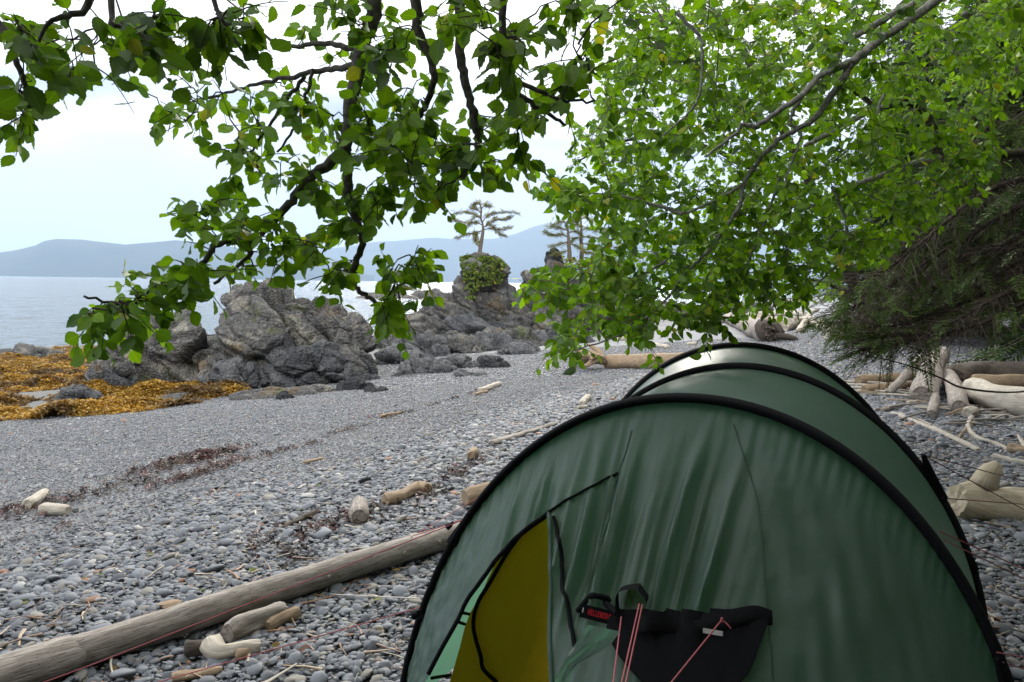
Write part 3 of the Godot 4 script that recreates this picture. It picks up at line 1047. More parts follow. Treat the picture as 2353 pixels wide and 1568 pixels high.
# a piece of driftwood lying on the beach along the points of the plate
func drift(called: String, label: String, px: Array, r0: float, r1: float, wood: String, bump := 0.1, ragged := 0.3, flat := 1.0, lift := 0.8, bulge := 0.0) -> Node3D:
	log_seed += 1
	bump = bump * 1.3 + 0.08
	var pts := []
	for k in px.size():
		var p := gp(px[k][0], px[k][1])
		p.y = hgt(p.x, p.z) + lerpf(r0, r1, float(k) / (px.size() - 1)) * flat * lift
		if px[k].size() > 2: p.y += px[k][2]
		pts.append(p)
	var base: Vector3 = pts[0]
	var rel := []
	for p in pts: rel.append(p - base)
	var o := obj(called, log_mesh(rel, r0, r1, log_seed, bump, ragged, flat, 22, bulge), M[wood])
	o.position = base
	tag(o, label, "driftwood" if called != "driftwood_log" else "log")
	return o

func extra(o: Node3D, called: String, path: Array, r0: float, r1: float, wood: String, bump := 0.15, ragged := 0.4, flat := 1.0) -> MeshInstance3D:
	log_seed += 1
	var rel := []
	for p in path: rel.append(p - o.position)
	return obj(called, log_mesh(rel, r0, r1, log_seed, bump, ragged, flat, 14), M[wood], o)

func make_driftwood() -> void:
	rng.seed = 201
	# the long log with its thick splintered butt
	var a := gp(-120, 1640)
	var b := gp(1130, 1228)
	a.y = hgt(a.x, a.z) + 0.07
	b.y = hgt(b.x, b.z) + 0.062
	var lg := thing("driftwood_log", "long straight silver-grey log with knots lying from the tent across the shingle", "log", a)
	var mid := a.lerp(b, 0.5) + Vector3(0, 0.012, 0)
	obj("stem", log_mesh([Vector3.ZERO, mid - a, b - a], 0.066, 0.062, 3, 0.09, 0.0, 1.0, 28), M.wood_silver, lg)
	var dirl := (b - a).normalized()
	var bend := gp(195, 1545)
	var tlen := (bend - a).dot(dirl)
	obj("splintered_butt", log_mesh([-dirl * 0.3, dirl * tlen * 0.5, dirl * tlen], 0.088, 0.082, 5, 0.2, 0.7, 0.95, 24), M.wood_silver, lg)
	for kn in [[760, 1328], [930, 1273], [865, 1298], [365, 1448], [742, 1300], [640, 1360], [1010, 1248]]:
		# where the view meets the log's near side
		var r := ray(kn[0], kn[1])
		var best := 9.0
		var hit := a
		for k in 200:
			var q := a.lerp(b, k / 199.0)
			for j in 24:
				var an := TAU * j / 24.0
				var sidev := dirl.cross(Vector3.UP).normalized()
				var w := q + (sidev * cos(an) + Vector3.UP * sin(an)) * 0.064
				var pq := plate(w)
				var e := Vector2(pq.x - kn[0], pq.y - kn[1]).length() + pq.z * 6.0
				if e < best * 100.0:
					best = e / 100.0
					hit = w
		var axis := a + dirl * (hit - a).dot(dirl)
		var outd := (hit - axis).normalized()
		extra(lg, "knot", [hit - outd * 0.015, hit + outd * 0.012], 0.014, 0.011, "wood_silver", 0.1, 0.0)
	drift("driftwood_stub", "short stout sawn log with a white top lying end-on to the long log", [[825, 1206], [826, 1172]], 0.062, 0.058, "wood_silver", 0.08, 0.15)
	drift("driftwood_branch", "bone-shaped smooth tan branch beside the short sawn log", [[884, 1163], [905, 1158], [935, 1143], [962, 1127], [985, 1134]], 0.045, 0.038, "wood_tan", 0.2, 0.3, 1.0, 0.8, 0.35)
	drift("driftwood_stick", "thin flat grey stick pointing at the short sawn log", [[606, 1237], [660, 1212], [700, 1192], [732, 1181]], 0.014, 0.03, "wood_dark", 0.25, 0.5, 0.7)
	drift("driftwood_stub", "tan sawn log end sticking out from behind the tent hoop", [[1068, 1165], [1150, 1150]], 0.075, 0.08, "wood_tan", 0.05, 0.1)
	drift("driftwood_plank", "long weathered plank lying on the shingle above the tent's sleeve", [[1128, 1024], [1180, 1008], [1230, 992], [1280, 974]], 0.052, 0.03, "wood_silver", 0.22, 0.5, 0.55)
	drift("driftwood_stub", "small knobbly chunk of pale wood beside the long plank", [[1083, 1058], [1092, 1046]], 0.05, 0.045, "wood_tan", 0.2, 0.4)
	drift("driftwood_stick", "pale short stick lying across the top of the fine gravel", [[1103, 904], [1147, 887]], 0.055, 0.05, "wood_pale", 0.1, 0.2)
	drift("driftwood_stick", "thin tan stick lying just below a pale one on the gravel", [[1092, 910], [1120, 902]], 0.03, 0.025, "wood_tan", 0.1, 0.3)
	drift("driftwood_stick", "small tan sliver alone on the fine gravel", [[698, 1066], [742, 1055]], 0.026, 0.02, "wood_tan", 0.1, 0.4, 0.6)
	drift("driftwood_stick", "thin brown stick along the upper wrack line", [[873, 961], [925, 950]], 0.03, 0.018, "wood_tan", 0.1, 0.3)
	# log with a torn root
	var rt := drift("driftwood_log", "brown log with a torn shaggy root end beyond the tent", [[1392, 846], [1460, 846], [1580, 842]], 0.17, 0.16, "wood_tan", 0.08, 0.2)
	var rb := gp(1385, 848) + Vector3(0, 0.17, 0)
	for k in 11:
		var d := Vector3(rng.randf_range(-1.0, -0.1), rng.randf_range(-0.2, 0.7), rng.randfn(0, 0.7)).normalized()
		extra(rt, "root", [rb, rb + d * rng.randf_range(0.25, 0.4), rb + d * rng.randf_range(0.5, 0.75) + Vector3(-0.1, -0.15, 0)], 0.1, 0.03, "wood_tan", 0.3, 0.6)
	drift("driftwood_log", "cream-coloured short log lying under the alder tips", [[1422, 782], [1500, 780]], 0.13, 0.13, "wood_pale", 0.08, 0.15)
	drift("driftwood_stick", "pale broken root piece beside the cream-coloured log", [[1470, 792], [1500, 797], [1535, 802]], 0.1, 0.06, "wood_pale", 0.3, 0.5)
	drift("driftwood_plank", "white split plank leaning on the edge of the rock shelf", [[1210, 812], [1188, 804], [1168, 796]], 0.09, 0.12, "wood_pale", 0.15, 0.5, 0.4, 1.5)
	drift("driftwood_stick", "small white log piece lying on open shingle before the charred log", [[1579, 794], [1601, 793]], 0.06, 0.06, "wood_pale", 0.05, 0.1)
	# great silver log with a charred end
	var bl := drift("driftwood_log", "great silver-white log with a charred hollow end on the upper beach", [[1765, 786], [1720, 764], [1675, 742]], 0.36, 0.34, "wood_silver", 0.12, 0.3)
	var be := gp(1765, 786) + Vector3(0, 0.3, 0)
	var bdir := (gp(1720, 764) - gp(1765, 786)).normalized()
	var cend := bl.position
	extra(bl, "charred_end", [cend - bdir * 0.10, cend + bdir * 0.1, cend + bdir * 0.34], 0.345, 0.385, "wood_dark", 0.45, 0.9)
	for k in 14:
		var an := rng.randf() * TAU
		var off := Vector3(cos(an) * 0.25, sin(an) * 0.22, 0.0) * rng.randf_range(0.3, 1.0)
		extra(bl, "charred_splinter", [cend + off, cend + off - bdir * rng.randf_range(0.15, 0.32) + Vector3(0.02, -0.03, 0)], 0.06, 0.015, "wood_dark", 0.4, 0.9)
	extra(bl, "root", [be + Vector3(0.2, -0.1, 0), be + Vector3(0.55, -0.15, 0.1), be + Vector3(0.8, -0.22, 0.1)], 0.13, 0.06, "wood_dark", 0.4, 0.9)
	drift("driftwood_log", "slim silver log lying behind the charred log toward the sea", [[1592, 748], [1640, 744], [1690, 740]], 0.16, 0.15, "wood_silver", 0.1, 0.2)
	drift("driftwood_root", "bleached twisted root lying at the back of the charred log", [[1800, 762], [1840, 748], [1880, 752], [1905, 766]], 0.26, 0.16, "wood_pale", 0.3, 0.5)
	drift("driftwood_root", "pale bent branch stub propped against the bleached twisted root", [[1838, 766], [1862, 740, 0.3], [1880, 735, 0.45]], 0.12, 0.1, "wood_pale", 0.2, 0.3)
	drift("driftwood_log", "long bleached log half hidden behind the spruce twigs", [[1900, 782], [2010, 778], [2120, 776], [2300, 772]], 0.24, 0.2, "wood_pale", 0.12, 0.3)
	drift("driftwood_log", "brownish log under the trees at the back of the beach", [[1800, 745], [1740, 735], [1680, 733]], 0.16, 0.16, "wood_tan", 0.1, 0.3)
	drift("driftwood_log", "white log at the very back of the beach by the dark trunk", [[1720, 728], [1790, 726], [1850, 728]], 0.2, 0.2, "wood_pale", 0.1, 0.3)
	# white weathered pieces on the gravel
	drift("driftwood_stub", "chalk-white curved wood piece on the gravel beside its blunt partner", [[62, 1172], [85, 1156], [104, 1140]], 0.05, 0.04, "wood_pale", 0.15, 0.4)
	drift("driftwood_stub", "chalk-white blunt wood piece with a dark tip on the gravel", [[96, 1180], [128, 1182], [158, 1184]], 0.048, 0.045, "wood_pale", 0.08, 0.2)
	# pieces below the long log
	drift("driftwood_stub", "grey split driftwood chunk tucked under the long log", [[522, 1478], [580, 1452], [655, 1422]], 0.05, 0.042, "wood_silver", 0.2, 0.3)
	drift("driftwood_stub", "tan split piece lying over the grey chunk by the long log", [[615, 1452], [650, 1432], [688, 1420]], 0.026, 0.03, "wood_tan", 0.15, 0.4)
	drift("driftwood_root", "pale forked root below the middle of the long log", [[484, 1495], [505, 1520], [545, 1510], [600, 1500]], 0.042, 0.03, "wood_pale", 0.25, 0.3)
	drift("driftwood_stub", "dark wet stub beside the pale forked root", [[425, 1508], [475, 1500]], 0.035, 0.03, "wood_dark", 0.15, 0.3)
	drift("driftwood_stub", "round knob of tan wood at the fork's tip", [[540, 1520], [575, 1510]], 0.028, 0.022, "wood_tan", 0.2, 0.3)
	drift("driftwood_stick", "flat tan chip of bark above the long log", [[370, 1404], [412, 1388]], 0.045, 0.03, "wood_tan", 0.25, 0.6, 0.4)
	drift("driftwood_stick", "tan bark strip running out under the log's lower side", [[395, 1568], [450, 1556], [510, 1545]], 0.03, 0.02, "wood_tan", 0.15, 0.4, 0.6)
	drift("driftwood_stub", "small upright pale stub by the tent's far sleeve", [[1337, 936], [1352, 920]], 0.05, 0.055, "wood_pale", 0.2, 0.3)
	drift("driftwood_stick", "thin pale chip lying near the small stub by the tent", [[1325, 944], [1350, 938]], 0.03, 0.02, "wood_pale", 0.2, 0.4)
	# the heap under the spruce
	drift("driftwood_log", "leaning grey log with a blackened tip in the heap under the spruce", [[2040, 912, 0.0], [2075, 905, 0.18], [2112, 898, 0.42]], 0.055, 0.06, "wood_silver", 0.1, 0.3)
	drift("driftwood_log", "broad pale slab of log standing in the heap under the spruce", [[2120, 925], [2140, 890, 0.22], [2160, 868, 0.3]], 0.17, 0.15, "wood_silver", 0.12, 0.3, 0.8)
	drift("driftwood_log", "round grey log pointing out of the heap with a rotten hollow end", [[2205, 952], [2190, 915, 0.06], [2170, 880, 0.1]], 0.105, 0.11, "wood_silver", 0.1, 0.4)
	drift("driftwood_log", "thick bleached log lying across the front of the heap", [[2232, 925, 0.05], [2300, 948, 0.02], [2440, 972]], 0.15, 0.18, "wood_pale", 0.12, 0.3)
	drift("driftwood_stub", "small cracked stub standing before the broad pale slab", [[2142, 962], [2150, 925, 0.05]], 0.06, 0.05, "wood_silver", 0.15, 0.3)
	drift("driftwood_log", "straight brown log at the back of the heap under the spruce", [[1972, 884], [2030, 880], [2110, 872]], 0.085, 0.07, "wood_tan", 0.08, 0.2)
	drift("driftwood_log", "short brown log under the leaning grey one", [[1985, 905], [2040, 900], [2095, 893]], 0.07, 0.065, "wood_tan", 0.08, 0.3)
	drift("driftwood_log", "big dark log behind the bleached one", [[2190, 895, 0.0], [2260, 885, 0.02], [2420, 892, 0.02]], 0.19, 0.2, "wood_dark", 0.15, 0.4)  # dark wood for the dark mass behind the heap
	drift("driftwood_log", "pale log lying in the dark behind the heap", [[2230, 905, 0.05], [2330, 905, 0.05], [2440, 905]], 0.12, 0.12, "wood_tan", 0.1, 0.2)
	drift("driftwood_stub", "little knot of pale wood at the foot of the bleached log", [[2222, 962], [2240, 955]], 0.07, 0.06, "wood_pale", 0.2, 0.3)
	drift("driftwood_plank", "long straw-coloured split pole lying on the stones toward the tent", [[2050, 952], [2150, 992], [2250, 1040]], 0.028, 0.034, "wood_pale", 0.1, 0.4, 0.7)
	drift("driftwood_stick", "thin straw-coloured stick beside the long split pole", [[2062, 952], [2120, 970], [2180, 1000]], 0.012, 0.01, "wood_pale", 0.1, 0.4)
	drift("driftwood_root", "curved bare root bending round on the stones near the split pole", [[2235, 960], [2225, 985], [2245, 1010], [2290, 1025], [2320, 1040]], 0.026, 0.02, "wood_pale", 0.2, 0.3)
	drift("driftwood_root", "thin crooked root crossing the curved bare one", [[2240, 975], [2215, 995], [2200, 1015]], 0.022, 0.014, "wood_tan", 0.2, 0.3)
	drift("driftwood_stick", "white peeled stick lying above the knobbly stump", [[2282, 1055], [2330, 1066], [2400, 1080]], 0.026, 0.024, "wood_pale", 0.1, 0.2)
	drift("driftwood_stick", "orange-brown splintered chunk of heartwood beside the curved root", [[2320, 1040], [2362, 1050]], 0.05, 0.04, "wood_tan", 0.3, 0.9)
	drift("driftwood_stick", "pointed fresh yellow splinter standing by the orange-brown chunk", [[2360, 1035], [2338, 1012, 0.05]], 0.035, 0.008, "wood_pale", 0.1, 0.3, 0.6)
	drift("driftwood_stick", "grey split stick lying before the leaning log", [[2028, 948], [2075, 934]], 0.03, 0.02, "wood_silver", 0.1, 0.3)
	drift("driftwood_stick", "short pale chip in front of the heap", [[2085, 930], [2112, 925]], 0.026, 0.02, "wood_pale", 0.1, 0.3)
	for k in 34:
		var u := rng.randf_range(1950, 2350)
		var v := rng.randf_range(890, 985) if u > 2000 else rng.randf_range(870, 910)
		var p := gp(u, v)
		var an := rng.randf_range(-0.6, 0.9)
		var l := rng.randf_range(0.25, 0.8)
		log_seed += 1
		var q := Vector3(cos(an) * l, rng.randf_range(0.0, 0.1), sin(an) * l)
		var o := obj("driftwood_stick", log_mesh([Vector3(0, 0.02, 0), q * 0.5 + Vector3(0, 0.03, 0.02), q], 0.014, 0.009, log_seed, 0.1, 0.3), M[["wood_pale", "wood_tan", "wood_silver"][k % 3]])
		o.position = p
		tag(o, "thin bare stick among the loose sticks of the driftwood heap", "driftwood", "loose sticks around the heap")
	for k in 5:
		var p := gp(1935 + k * 11, 880 + k * 7)
		log_seed += 1
		var o := obj("driftwood_stick", log_mesh([Vector3(0, 0.02, 0), Vector3(0.35, 0.05, 0.3), Vector3(0.7, 0.04, 0.55)], 0.02, 0.012, log_seed, 0.1, 0.3), M.wood_pale)
		o.position = p
		tag(o, "pale straight stick in the bundle beside the tent's roof", "driftwood", "pale sticks beside the tent")
	# knobbly stump
	var s0 := gp(2215, 1190)
	var sb := thing("driftwood_stump", "big smooth knobbly stump of tan wood with an upright horn", "driftwood", s0)
	var d0 := plate(s0).z
	var sp := func(u: float, v: float, dd: float) -> Vector3: return at(u, v, d0 + dd) - s0
	obj("trunk", log_mesh([sp.call(2198, 1148, 0.0), sp.call(2235, 1160, 0.02), sp.call(2300, 1178, 0.05), sp.call(2440, 1215, 0.1)], 0.12, 0.16, 71, 0.24, 0.35, 1.15, 26), M.wood_stump, sb)
	obj("horn", log_mesh([sp.call(2238, 1215, 0.05), sp.call(2250, 1150, 0.04), sp.call(2270, 1095, 0.06), sp.call(2288, 1072, 0.1)], 0.12, 0.06, 72, 0.26, 0.3, 1.0, 24), M.wood_stump, sb)
	obj("root", log_mesh([sp.call(2290, 1165, 0.05), sp.call(2330, 1150, 0.12), sp.call(2400, 1150, 0.2)], 0.09, 0.06, 73, 0.2, 0.3, 1.0, 20), M.wood_stump, sb)

# ------------------------------------------------------------------ tent
const TENT_AT := Vector3(0.46, 0.02, -2.114)
const TENT_TURN := -0.432
#            s      half width  height  lean   power  shift
const HOOPS := [[0.0, 0.89, 1.08, 0.252, 0.975, 0.0], [1.182, 0.909, 1.082, 0.092, 1.016, 0.0], [2.134, 0.889, 1.107, 0.013, 0.993, -0.133], [3.15, 0.42, 0.28, -0.2, 1.0, -0.2]]
var front_pts := PackedVector3Array()
var front_nrm := PackedVector3Array()
var front_px := PackedVector3Array()
var tent_xf := Transform3D(Basis(Vector3.UP, TENT_TURN), TENT_AT)

func hoop_point(k: float, t: float) -> Vector3:
	var i := clampi(int(k), 0, 2)
	var f := k - i
	var q := []
	for j in 6: q.append(lerpf(HOOPS[i][j], HOOPS[i + 1][j], f))
	var c := cos(t)
	var y: float = pow(sin(t), q[4]) * q[2]
	return Vector3(signf(c) * pow(absf(c), q[4]) * q[1] + q[5], y, -(q[0] + q[3] * y))

func front_point(t: float, v: float) -> Vector3:
	var p0 := hoop_point(0.0, t)
	var p1 := Vector3(cos(t) * 0.84 * (0.55 + 0.45 * absf(cos(t))), -0.02, 0.92 * pow(sin(t), 1.1))
	var p := p0.lerp(p1, v)
	var nn := Vector3(cos(t) * 0.4, 0.55, 0.75).normalized()
	# cloth pulled together at the vent: folds fan out from it
	var win := smoothstep(1.22, 1.45, t) * (1.0 - smoothstep(2.15, 2.4, t))
	var wob := nz_mid.get_noise_2d(t * 60.0, v * 22.0)
	var ph := t - 0.10 * v + 0.02 * wob
	var fold := 0.75 * (1.0 - 1.7 * absf(sin(ph * 27.0 + 1.2 * nz_mid.get_noise_1d(t * 90.0)))) + 0.5 * (1.0 - 1.7 * absf(sin(ph * 46.0 + 2.0))) + 0.45 * nz_fine.get_noise_2d(ph * 520.0, v * 5.0)
	var a := 0.038 * win * (0.35 + 0.65 * smoothstep(-0.3, 0.35, nz_mid.get_noise_1d(t * 75.0 + 40.0))) * smoothstep(0.0, 0.18, v) * (0.55 + 0.9 * smoothstep(0.1, 0.42, v)) * (1.0 - 0.9 * smoothstep(0.36, 0.5, v))
	p += nn * fold * a
	# slack diagonal wrinkles on the shaded side, puckers on the strip by the sleeve
	var d := sin((t * 1.0 + v * 0.85) * 46.0 + wob * 3.0) * smoothstep(1.34, 1.15, t) * smoothstep(0.6, 1.1, t) * 0.005 * smoothstep(0.03, 0.2, v)
	var pk := nz_fine.get_noise_2d(t * 260.0, v * 120.0) * 0.010 * smoothstep(2.2, 2.45, t) * smoothstep(0.0, 0.12, v)
	var all := (nz_mid.get_noise_2d(t * 50.0, v * 50.0) * 0.008 + 0.0035 * absf(nz_fine.get_noise_2d(t * 130.0 + v * 60.0, v * 40.0 - t * 30.0))) * smoothstep(0.0, 0.2, v) + 0.0025 * sin(t * 150.0 + 4.0 * nz_mid.get_noise_1d(t * 300.0)) * (1.0 - smoothstep(0.02, 0.16, v)) * smoothstep(0.0, 0.02, v)
	var belly := -0.05 * sin(PI * clampf(v, 0.0, 1.0)) * pow(sin(t), 2.0) * 0.5
	return p + nn * (d + pk + all + belly)

func surf_at(u: float, v: float) -> int:
	var best := 1e9
	var at_ := 0
	for k in front_px.size():
		var du := front_px[k].x - u
		var dv := front_px[k].y - v
		var e := du * du + dv * dv
		if e < best:
			best = e
			at_ = k
	return at_

const FU := 300
const FV := 150
func front_hit(u: float, v: float, lift: float) -> Vector3:
	var k := surf_at(u, v)
	var a := k % (FU + 1)
	var b := k / (FU + 1)
	var ka := k + (1 if a < FU else -1)
	var kb := k + (FU + 1 if b < FV else -FU - 1)
	var p := front_px[k]
	var e := front_px[ka] - p
	var f := front_px[kb] - p
	var det := e.x * f.y - e.y * f.x
	var r := front_pts[k]
	if absf(det) > 0.01:
		var du := u - p.x
		var dv := v - p.y
		var s := clampf((du * f.y - dv * f.x) / det, -1.5, 1.5)
		var t := clampf((e.x * dv - e.y * du) / det, -1.5, 1.5)
		r += (front_pts[ka] - front_pts[k]) * s + (front_pts[kb] - front_pts[k]) * t
	return r + front_nrm[k] * lift

func on_front(px: Array, lift: float) -> Array:
	var o := []
	for p in px: o.append(front_hit(p[0], p[1], lift))
	return o

func trace(px: Array, lift: float, step := 9.0) -> Array:
	# a smooth line over the folds of the front cloth
	var c := []
	for p in px: c.append(Vector3(p[0], p[1], 0))
	var o := []
	var s := smooth_path(c, 6)
	var last := Vector3(1e6, 0, 0)
	for p in s:
		if p.distance_to(last) < step: continue
		last = p
		o.append(front_hit(p.x, p.y, lift))
	return o

func cloth_grid(nu: int, nv: int, f: Callable, flip: bool) -> ArrayMesh:
	var g := Geo.new()
	for b in nv + 1:
		for a in nu + 1:
			g.add(f.call(float(a) / nu, float(b) / nv), Vector3.UP, Vector2(float(a) / nu * 2.4, float(b) / nv), Color.WHITE)
	for b in nv:
		for a in nu:
			var q := b * (nu + 1) + a
			g.quad(q, q + 1, q + nu + 2, q + nu + 1)
	g.smooth(flip)
	return g.commit()

func sleeve(parent: Node3D, k: float, half: float, thick: float) -> void:
	var g := Geo.new()
	var n := 90
	var m := 10
	for a in n + 1:
		var t := lerpf(0.0, PI, float(a) / n)
		var p := hoop_point(k, t)
		var tg := (hoop_point(k, minf(t + 0.01, PI)) - hoop_point(k, maxf(t - 0.01, 0.0))).normalized()
		var out := Vector3(tg.y, -tg.x, 0).normalized()
		if out.dot(Vector3(p.x - (HOOPS[int(k)][5] as float), p.y + 0.05, 0)) < 0.0: out = -out
		var side := tg.cross(out).normalized()
		var hf := half * (1.0 + 0.06 * sin(t * 70.0) + 0.08 * nz_mid.get_noise_1d(t * 200.0 + k * 70.0))
		for j in m + 1:
			var w := TAU * j / m
			g.add(p + side * cos(w) * hf + out * (sin(w) * thick + 0.004), side * cos(w) * 0.4 + out * sin(w), Vector2(t, w), Color.WHITE)
	for a in n:
		for j in m:
			var q := a * (m + 1) + j
			g.quad(q, q + 1, q + m + 2, q + m + 1)
	obj("pole_sleeve", g.commit(), M.black_cloth, parent)

func line_px(parent: Node3D, called: String, pts: Array, r: float, material: String) -> MeshInstance3D:
	var g := Geo.new()
	tube(g, pts, r, r, 7)
	return obj(called, g.commit(), M[material], parent)

func inner_plane(u: float, v: float, off: float) -> Vector3:
	# the end wall of the sleeping compartment, leaning like the hoop in front of it
	var o := tent_xf.affine_inverse() * cam_pos
	var d := tent_xf.basis.inverse() * ray(u, v)
	# plane: z + 0.25 y = -0.06 + off
	var k := (-0.06 + off - o.z - 0.25 * o.y) / (d.z + 0.25 * d.y)
	return o + d * k

func inner_poly(parent: Node3D, called: String, px: Array, off: float, material: String) -> void:
	var flat := PackedVector2Array()
	for p in px: flat.append(Vector2(p[0], p[1]))
	var g := Geo.new()
	for p in px: g.add(inner_plane(p[0], p[1], off), Vector3(0, 0.24, 0.97), Vector2(p[0], p[1]) * 0.01, Color.WHITE)
	g.i = Geometry2D.triangulate_polygon(flat)
	obj(called, g.commit(), M[material], parent)

func make_tent() -> void:
	var o := thing("tunnel_tent", "green tunnel tent with black hoops and its yellow doorway open on the shingle", "tent", TENT_AT)
	o.rotation.y = TENT_TURN
	# roof cloth between the hoops
	for k in 3:
		var kk := k
		var f := func(a: float, b: float) -> Vector3:
			var t := lerpf(0.001, PI - 0.001, a)
			var p := hoop_point(kk + b, t)
			var sag := sin(PI * b)
			var c := Vector3(0, 0.1, p.z)
			p = c + (p - c) * (1.0 - 0.022 * sag)
			var w := nz_fine.get_noise_2d(t * 60.0, b * 26.0 + kk * 90.0) * 0.006 + 0.004 * sin(t * 34.0 + b * 16.0) * smoothstep(0.9, 0.4, t)
			var w2 := 0.006 * sin((t * 1.2 - b) * 36.0) * smoothstep(0.4, 0.0, absf(t - 1.15)) if kk == 1 else 0.0
			return p + (p - c).normalized() * (w + w2) * sag
		var pc := obj("fly_panel", cloth_grid(110, 26, f, false), M.fly, o)
		if k == 2: pc.set_meta("label", "sloping green tail of the tent")
	for k in 3: sleeve(o, k, [0.031, 0.026, 0.022][k], [0.015, 0.02, 0.021][k])
	# front end of the fly
	var nu := 300
	var nv := 150
	var g := Geo.new()
	for b in nv + 1:
		for a in nu + 1:
			g.add(front_point(lerpf(0.001, PI - 0.001, float(a) / nu), float(b) / nv), Vector3.UP, Vector2(float(a) / nu * 2.4, float(b) / nv), Color.WHITE)
	for b in nv:
		for a in nu:
			var q := b * (nu + 1) + a
			g.quad(q, q + 1, q + nu + 2, q + nu + 1)
	g.smooth(false)
	if g.n[(nv / 2) * (nu + 1) + nu / 2].z < 0.0: g.smooth(true)
	front_pts = g.v
	front_nrm = g.n
	front_px.resize(g.v.size())
	for k in g.v.size(): front_px[k] = plate(tent_xf * g.v[k])
	var open_px := [[1264, 1178], [1211, 1216], [1174, 1250], [1143, 1285], [1109, 1333], [1075, 1380], [1054, 1425], [1016, 1493], [982, 1558], [950, 1640], [930, 1750], [1300, 1750], [1275, 1640], [1268, 1568], [1264, 1450], [1266, 1330], [1265, 1240]]
	var panel := PackedInt32Array()
	for k in range(0, g.i.size(), 6):
		var c := (front_px[g.i[k]] + front_px[g.i[k + 2]]) * 0.5
		if poly_has(open_px, c.x, c.y): continue
		panel.append_array(g.i.slice(k, k + 6))
	g.i = panel
	obj("front_panel", g.commit(), M.fly, o)
	# hems, seams and a black strip by the doorway
	line_px(o, "door_hem", trace(open_px.slice(0, 9), 0.003), 0.007, "black_cloth")
	line_px(o, "door_hem", trace([[1263, 1180], [1265, 1240], [1266, 1330], [1264, 1450], [1268, 1568], [1275, 1640]], 0.003), 0.006, "fly")
	line_px(o, "fold_strip", trace([[1272, 1190], [1283, 1225], [1290, 1290], [1300, 1374], [1314, 1442], [1330, 1520]], 0.006), 0.006, "black_cloth")  # black strip along the dark fold beside the doorway
	line_px(o, "gathered_seam", trace([[1264, 1178], [1300, 1152], [1340, 1131], [1385, 1106], [1421, 1089]], 0.004), 0.004, "black_cloth")
	line_px(o, "seam", trace([[1452, 990], [1436, 1050], [1421, 1089], [1400, 1180], [1380, 1260]], 0.001), 0.0028, "fly")
	line_px(o, "seam", trace([[1686, 975], [1710, 1050], [1738, 1140], [1752, 1240], [1758, 1340], [1764, 1400], [1772, 1500], [1776, 1560]], 0.001), 0.0022, "fly")
	# the net of the vent, set on the cloth
	var vent := Node3D.new()
	vent.name = "vent"
	vent.set_meta("label", "black vent in the front of the fly")
	o.add_child(vent)
	g = Geo.new()
	var net := [[1428, 1764, 1408], [1408, 1762, 1430], [1400, 1752, 1460], [1412, 1742, 1490], [1428, 1732, 1520], [1452, 1718, 1550], [1485, 1695, 1585], [1540, 1655, 1625]]
	for r in net:
		for a in 25:
			g.add(front_hit(lerpf(r[0], r[1], a / 24.0), r[2], 0.020), Vector3.UP, Vector2(a, r[2]), Color.WHITE)
	for b in net.size() - 1:
		for a in 24:
			var q := b * 25 + a
			g.quad(q, q + 1, q + 26, q + 25)
	g.smooth(false)
	obj("vent_net", g.commit(), M.vent_net, vent)
	# vent hood: a stiff awning over the net
	var hood := on_front([[1470, 1412], [1500, 1410], [1560, 1410], [1620, 1404], [1680, 1394], [1730, 1386], [1766, 1398]], 0.0)
	hood = smooth_path(hood, 6)
	g = Geo.new()
	for k in hood.size():
		var t := float(k) / (hood.size() - 1)
		var d := 0.008 + 0.022 * pow(sin(PI * t), 0.6)
		var p: Vector3 = hood[k]
		var up := Vector3(0, 0.008, 0.0)
		for j in 8:
			var e := j / 7.0
			var outw := Vector3(p.x, 0, p.z + 0.55).normalized()
			g.add(p + outw * 0.034 + up * (1.0 - e) + outw * d * sin(e * PI * 0.5) + Vector3(0.0, -0.026 * e - 0.003 * sin(t * 23.0) * e, 0.0), Vector3.UP, Vector2(t, e), Color.WHITE)
	for k in hood.size() - 1:
		for j in 7:
			var q := k * 8 + j
			g.quad(q, q + 1, q + 9, q + 8)
	g.smooth(false)
	if g.n[g.n.size() / 2].z < 0.0: g.smooth(true)
	obj("vent_hood", g.commit(), M.black_cloth, vent)
	# strap loop that gathers the cloth
	var loop_pts := smooth_path(on_front([[1426, 1448], [1424, 1405], [1434, 1372], [1452, 1358], [1470, 1368], [1482, 1392], [1484, 1412]], 0.03), 6)
	g = Geo.new()
	for k in loop_pts.size():
		for j in 2:
			g.add(loop_pts[k] + Vector3(0.006 * j, 0.004 * j, -0.03 + 0.05 * j), Vector3.UP, Vector2(k, j), Color.WHITE)
	for k in loop_pts.size() - 1:
		g.quad(k * 2, k * 2 + 1, k * 2 + 3, k * 2 + 2)
	g.smooth(false)
	obj("strap_loop", g.commit(), M.black_cloth, o)
	var kr := surf_at(1636, 1414)
	var bm := BoxMesh.new()
	bm.size = Vector3(0.047, 0.011, 0.003)
	var rf := obj("reflective_strip", bm, M.reflector, vent)
	rf.position = front_pts[kr] + Vector3(front_pts[kr].x, 0, front_pts[kr].z + 0.55).normalized() * 0.066 + Vector3(0, -0.010, 0)
	rf.rotation = Vector3(-0.2, 0, 0.03)
	# brand tag
	kr = surf_at(1377, 1412)
	var tg := Node3D.new()
	tg.name = "name_tag"
	o.add_child(tg)
	var to_eye := (tent_xf.basis.inverse() * (cam_pos - tent_xf * front_pts[kr])).normalized()
	tg.position = front_pts[kr] + to_eye * 0.035
	var zz := Vector3(to_eye.x * 0.8, 0.25, to_eye.z).normalized()
	var xx := Vector3.UP.cross(zz).normalized()
	tg.basis = Basis(xx, zz.cross(xx), zz) * Basis(Vector3(0, 0, 1), -0.16)
	bm = BoxMesh.new()
	bm.size = Vector3(0.086, 0.034, 0.002)
	obj("tag_cloth", bm, M.black_cloth, tg)
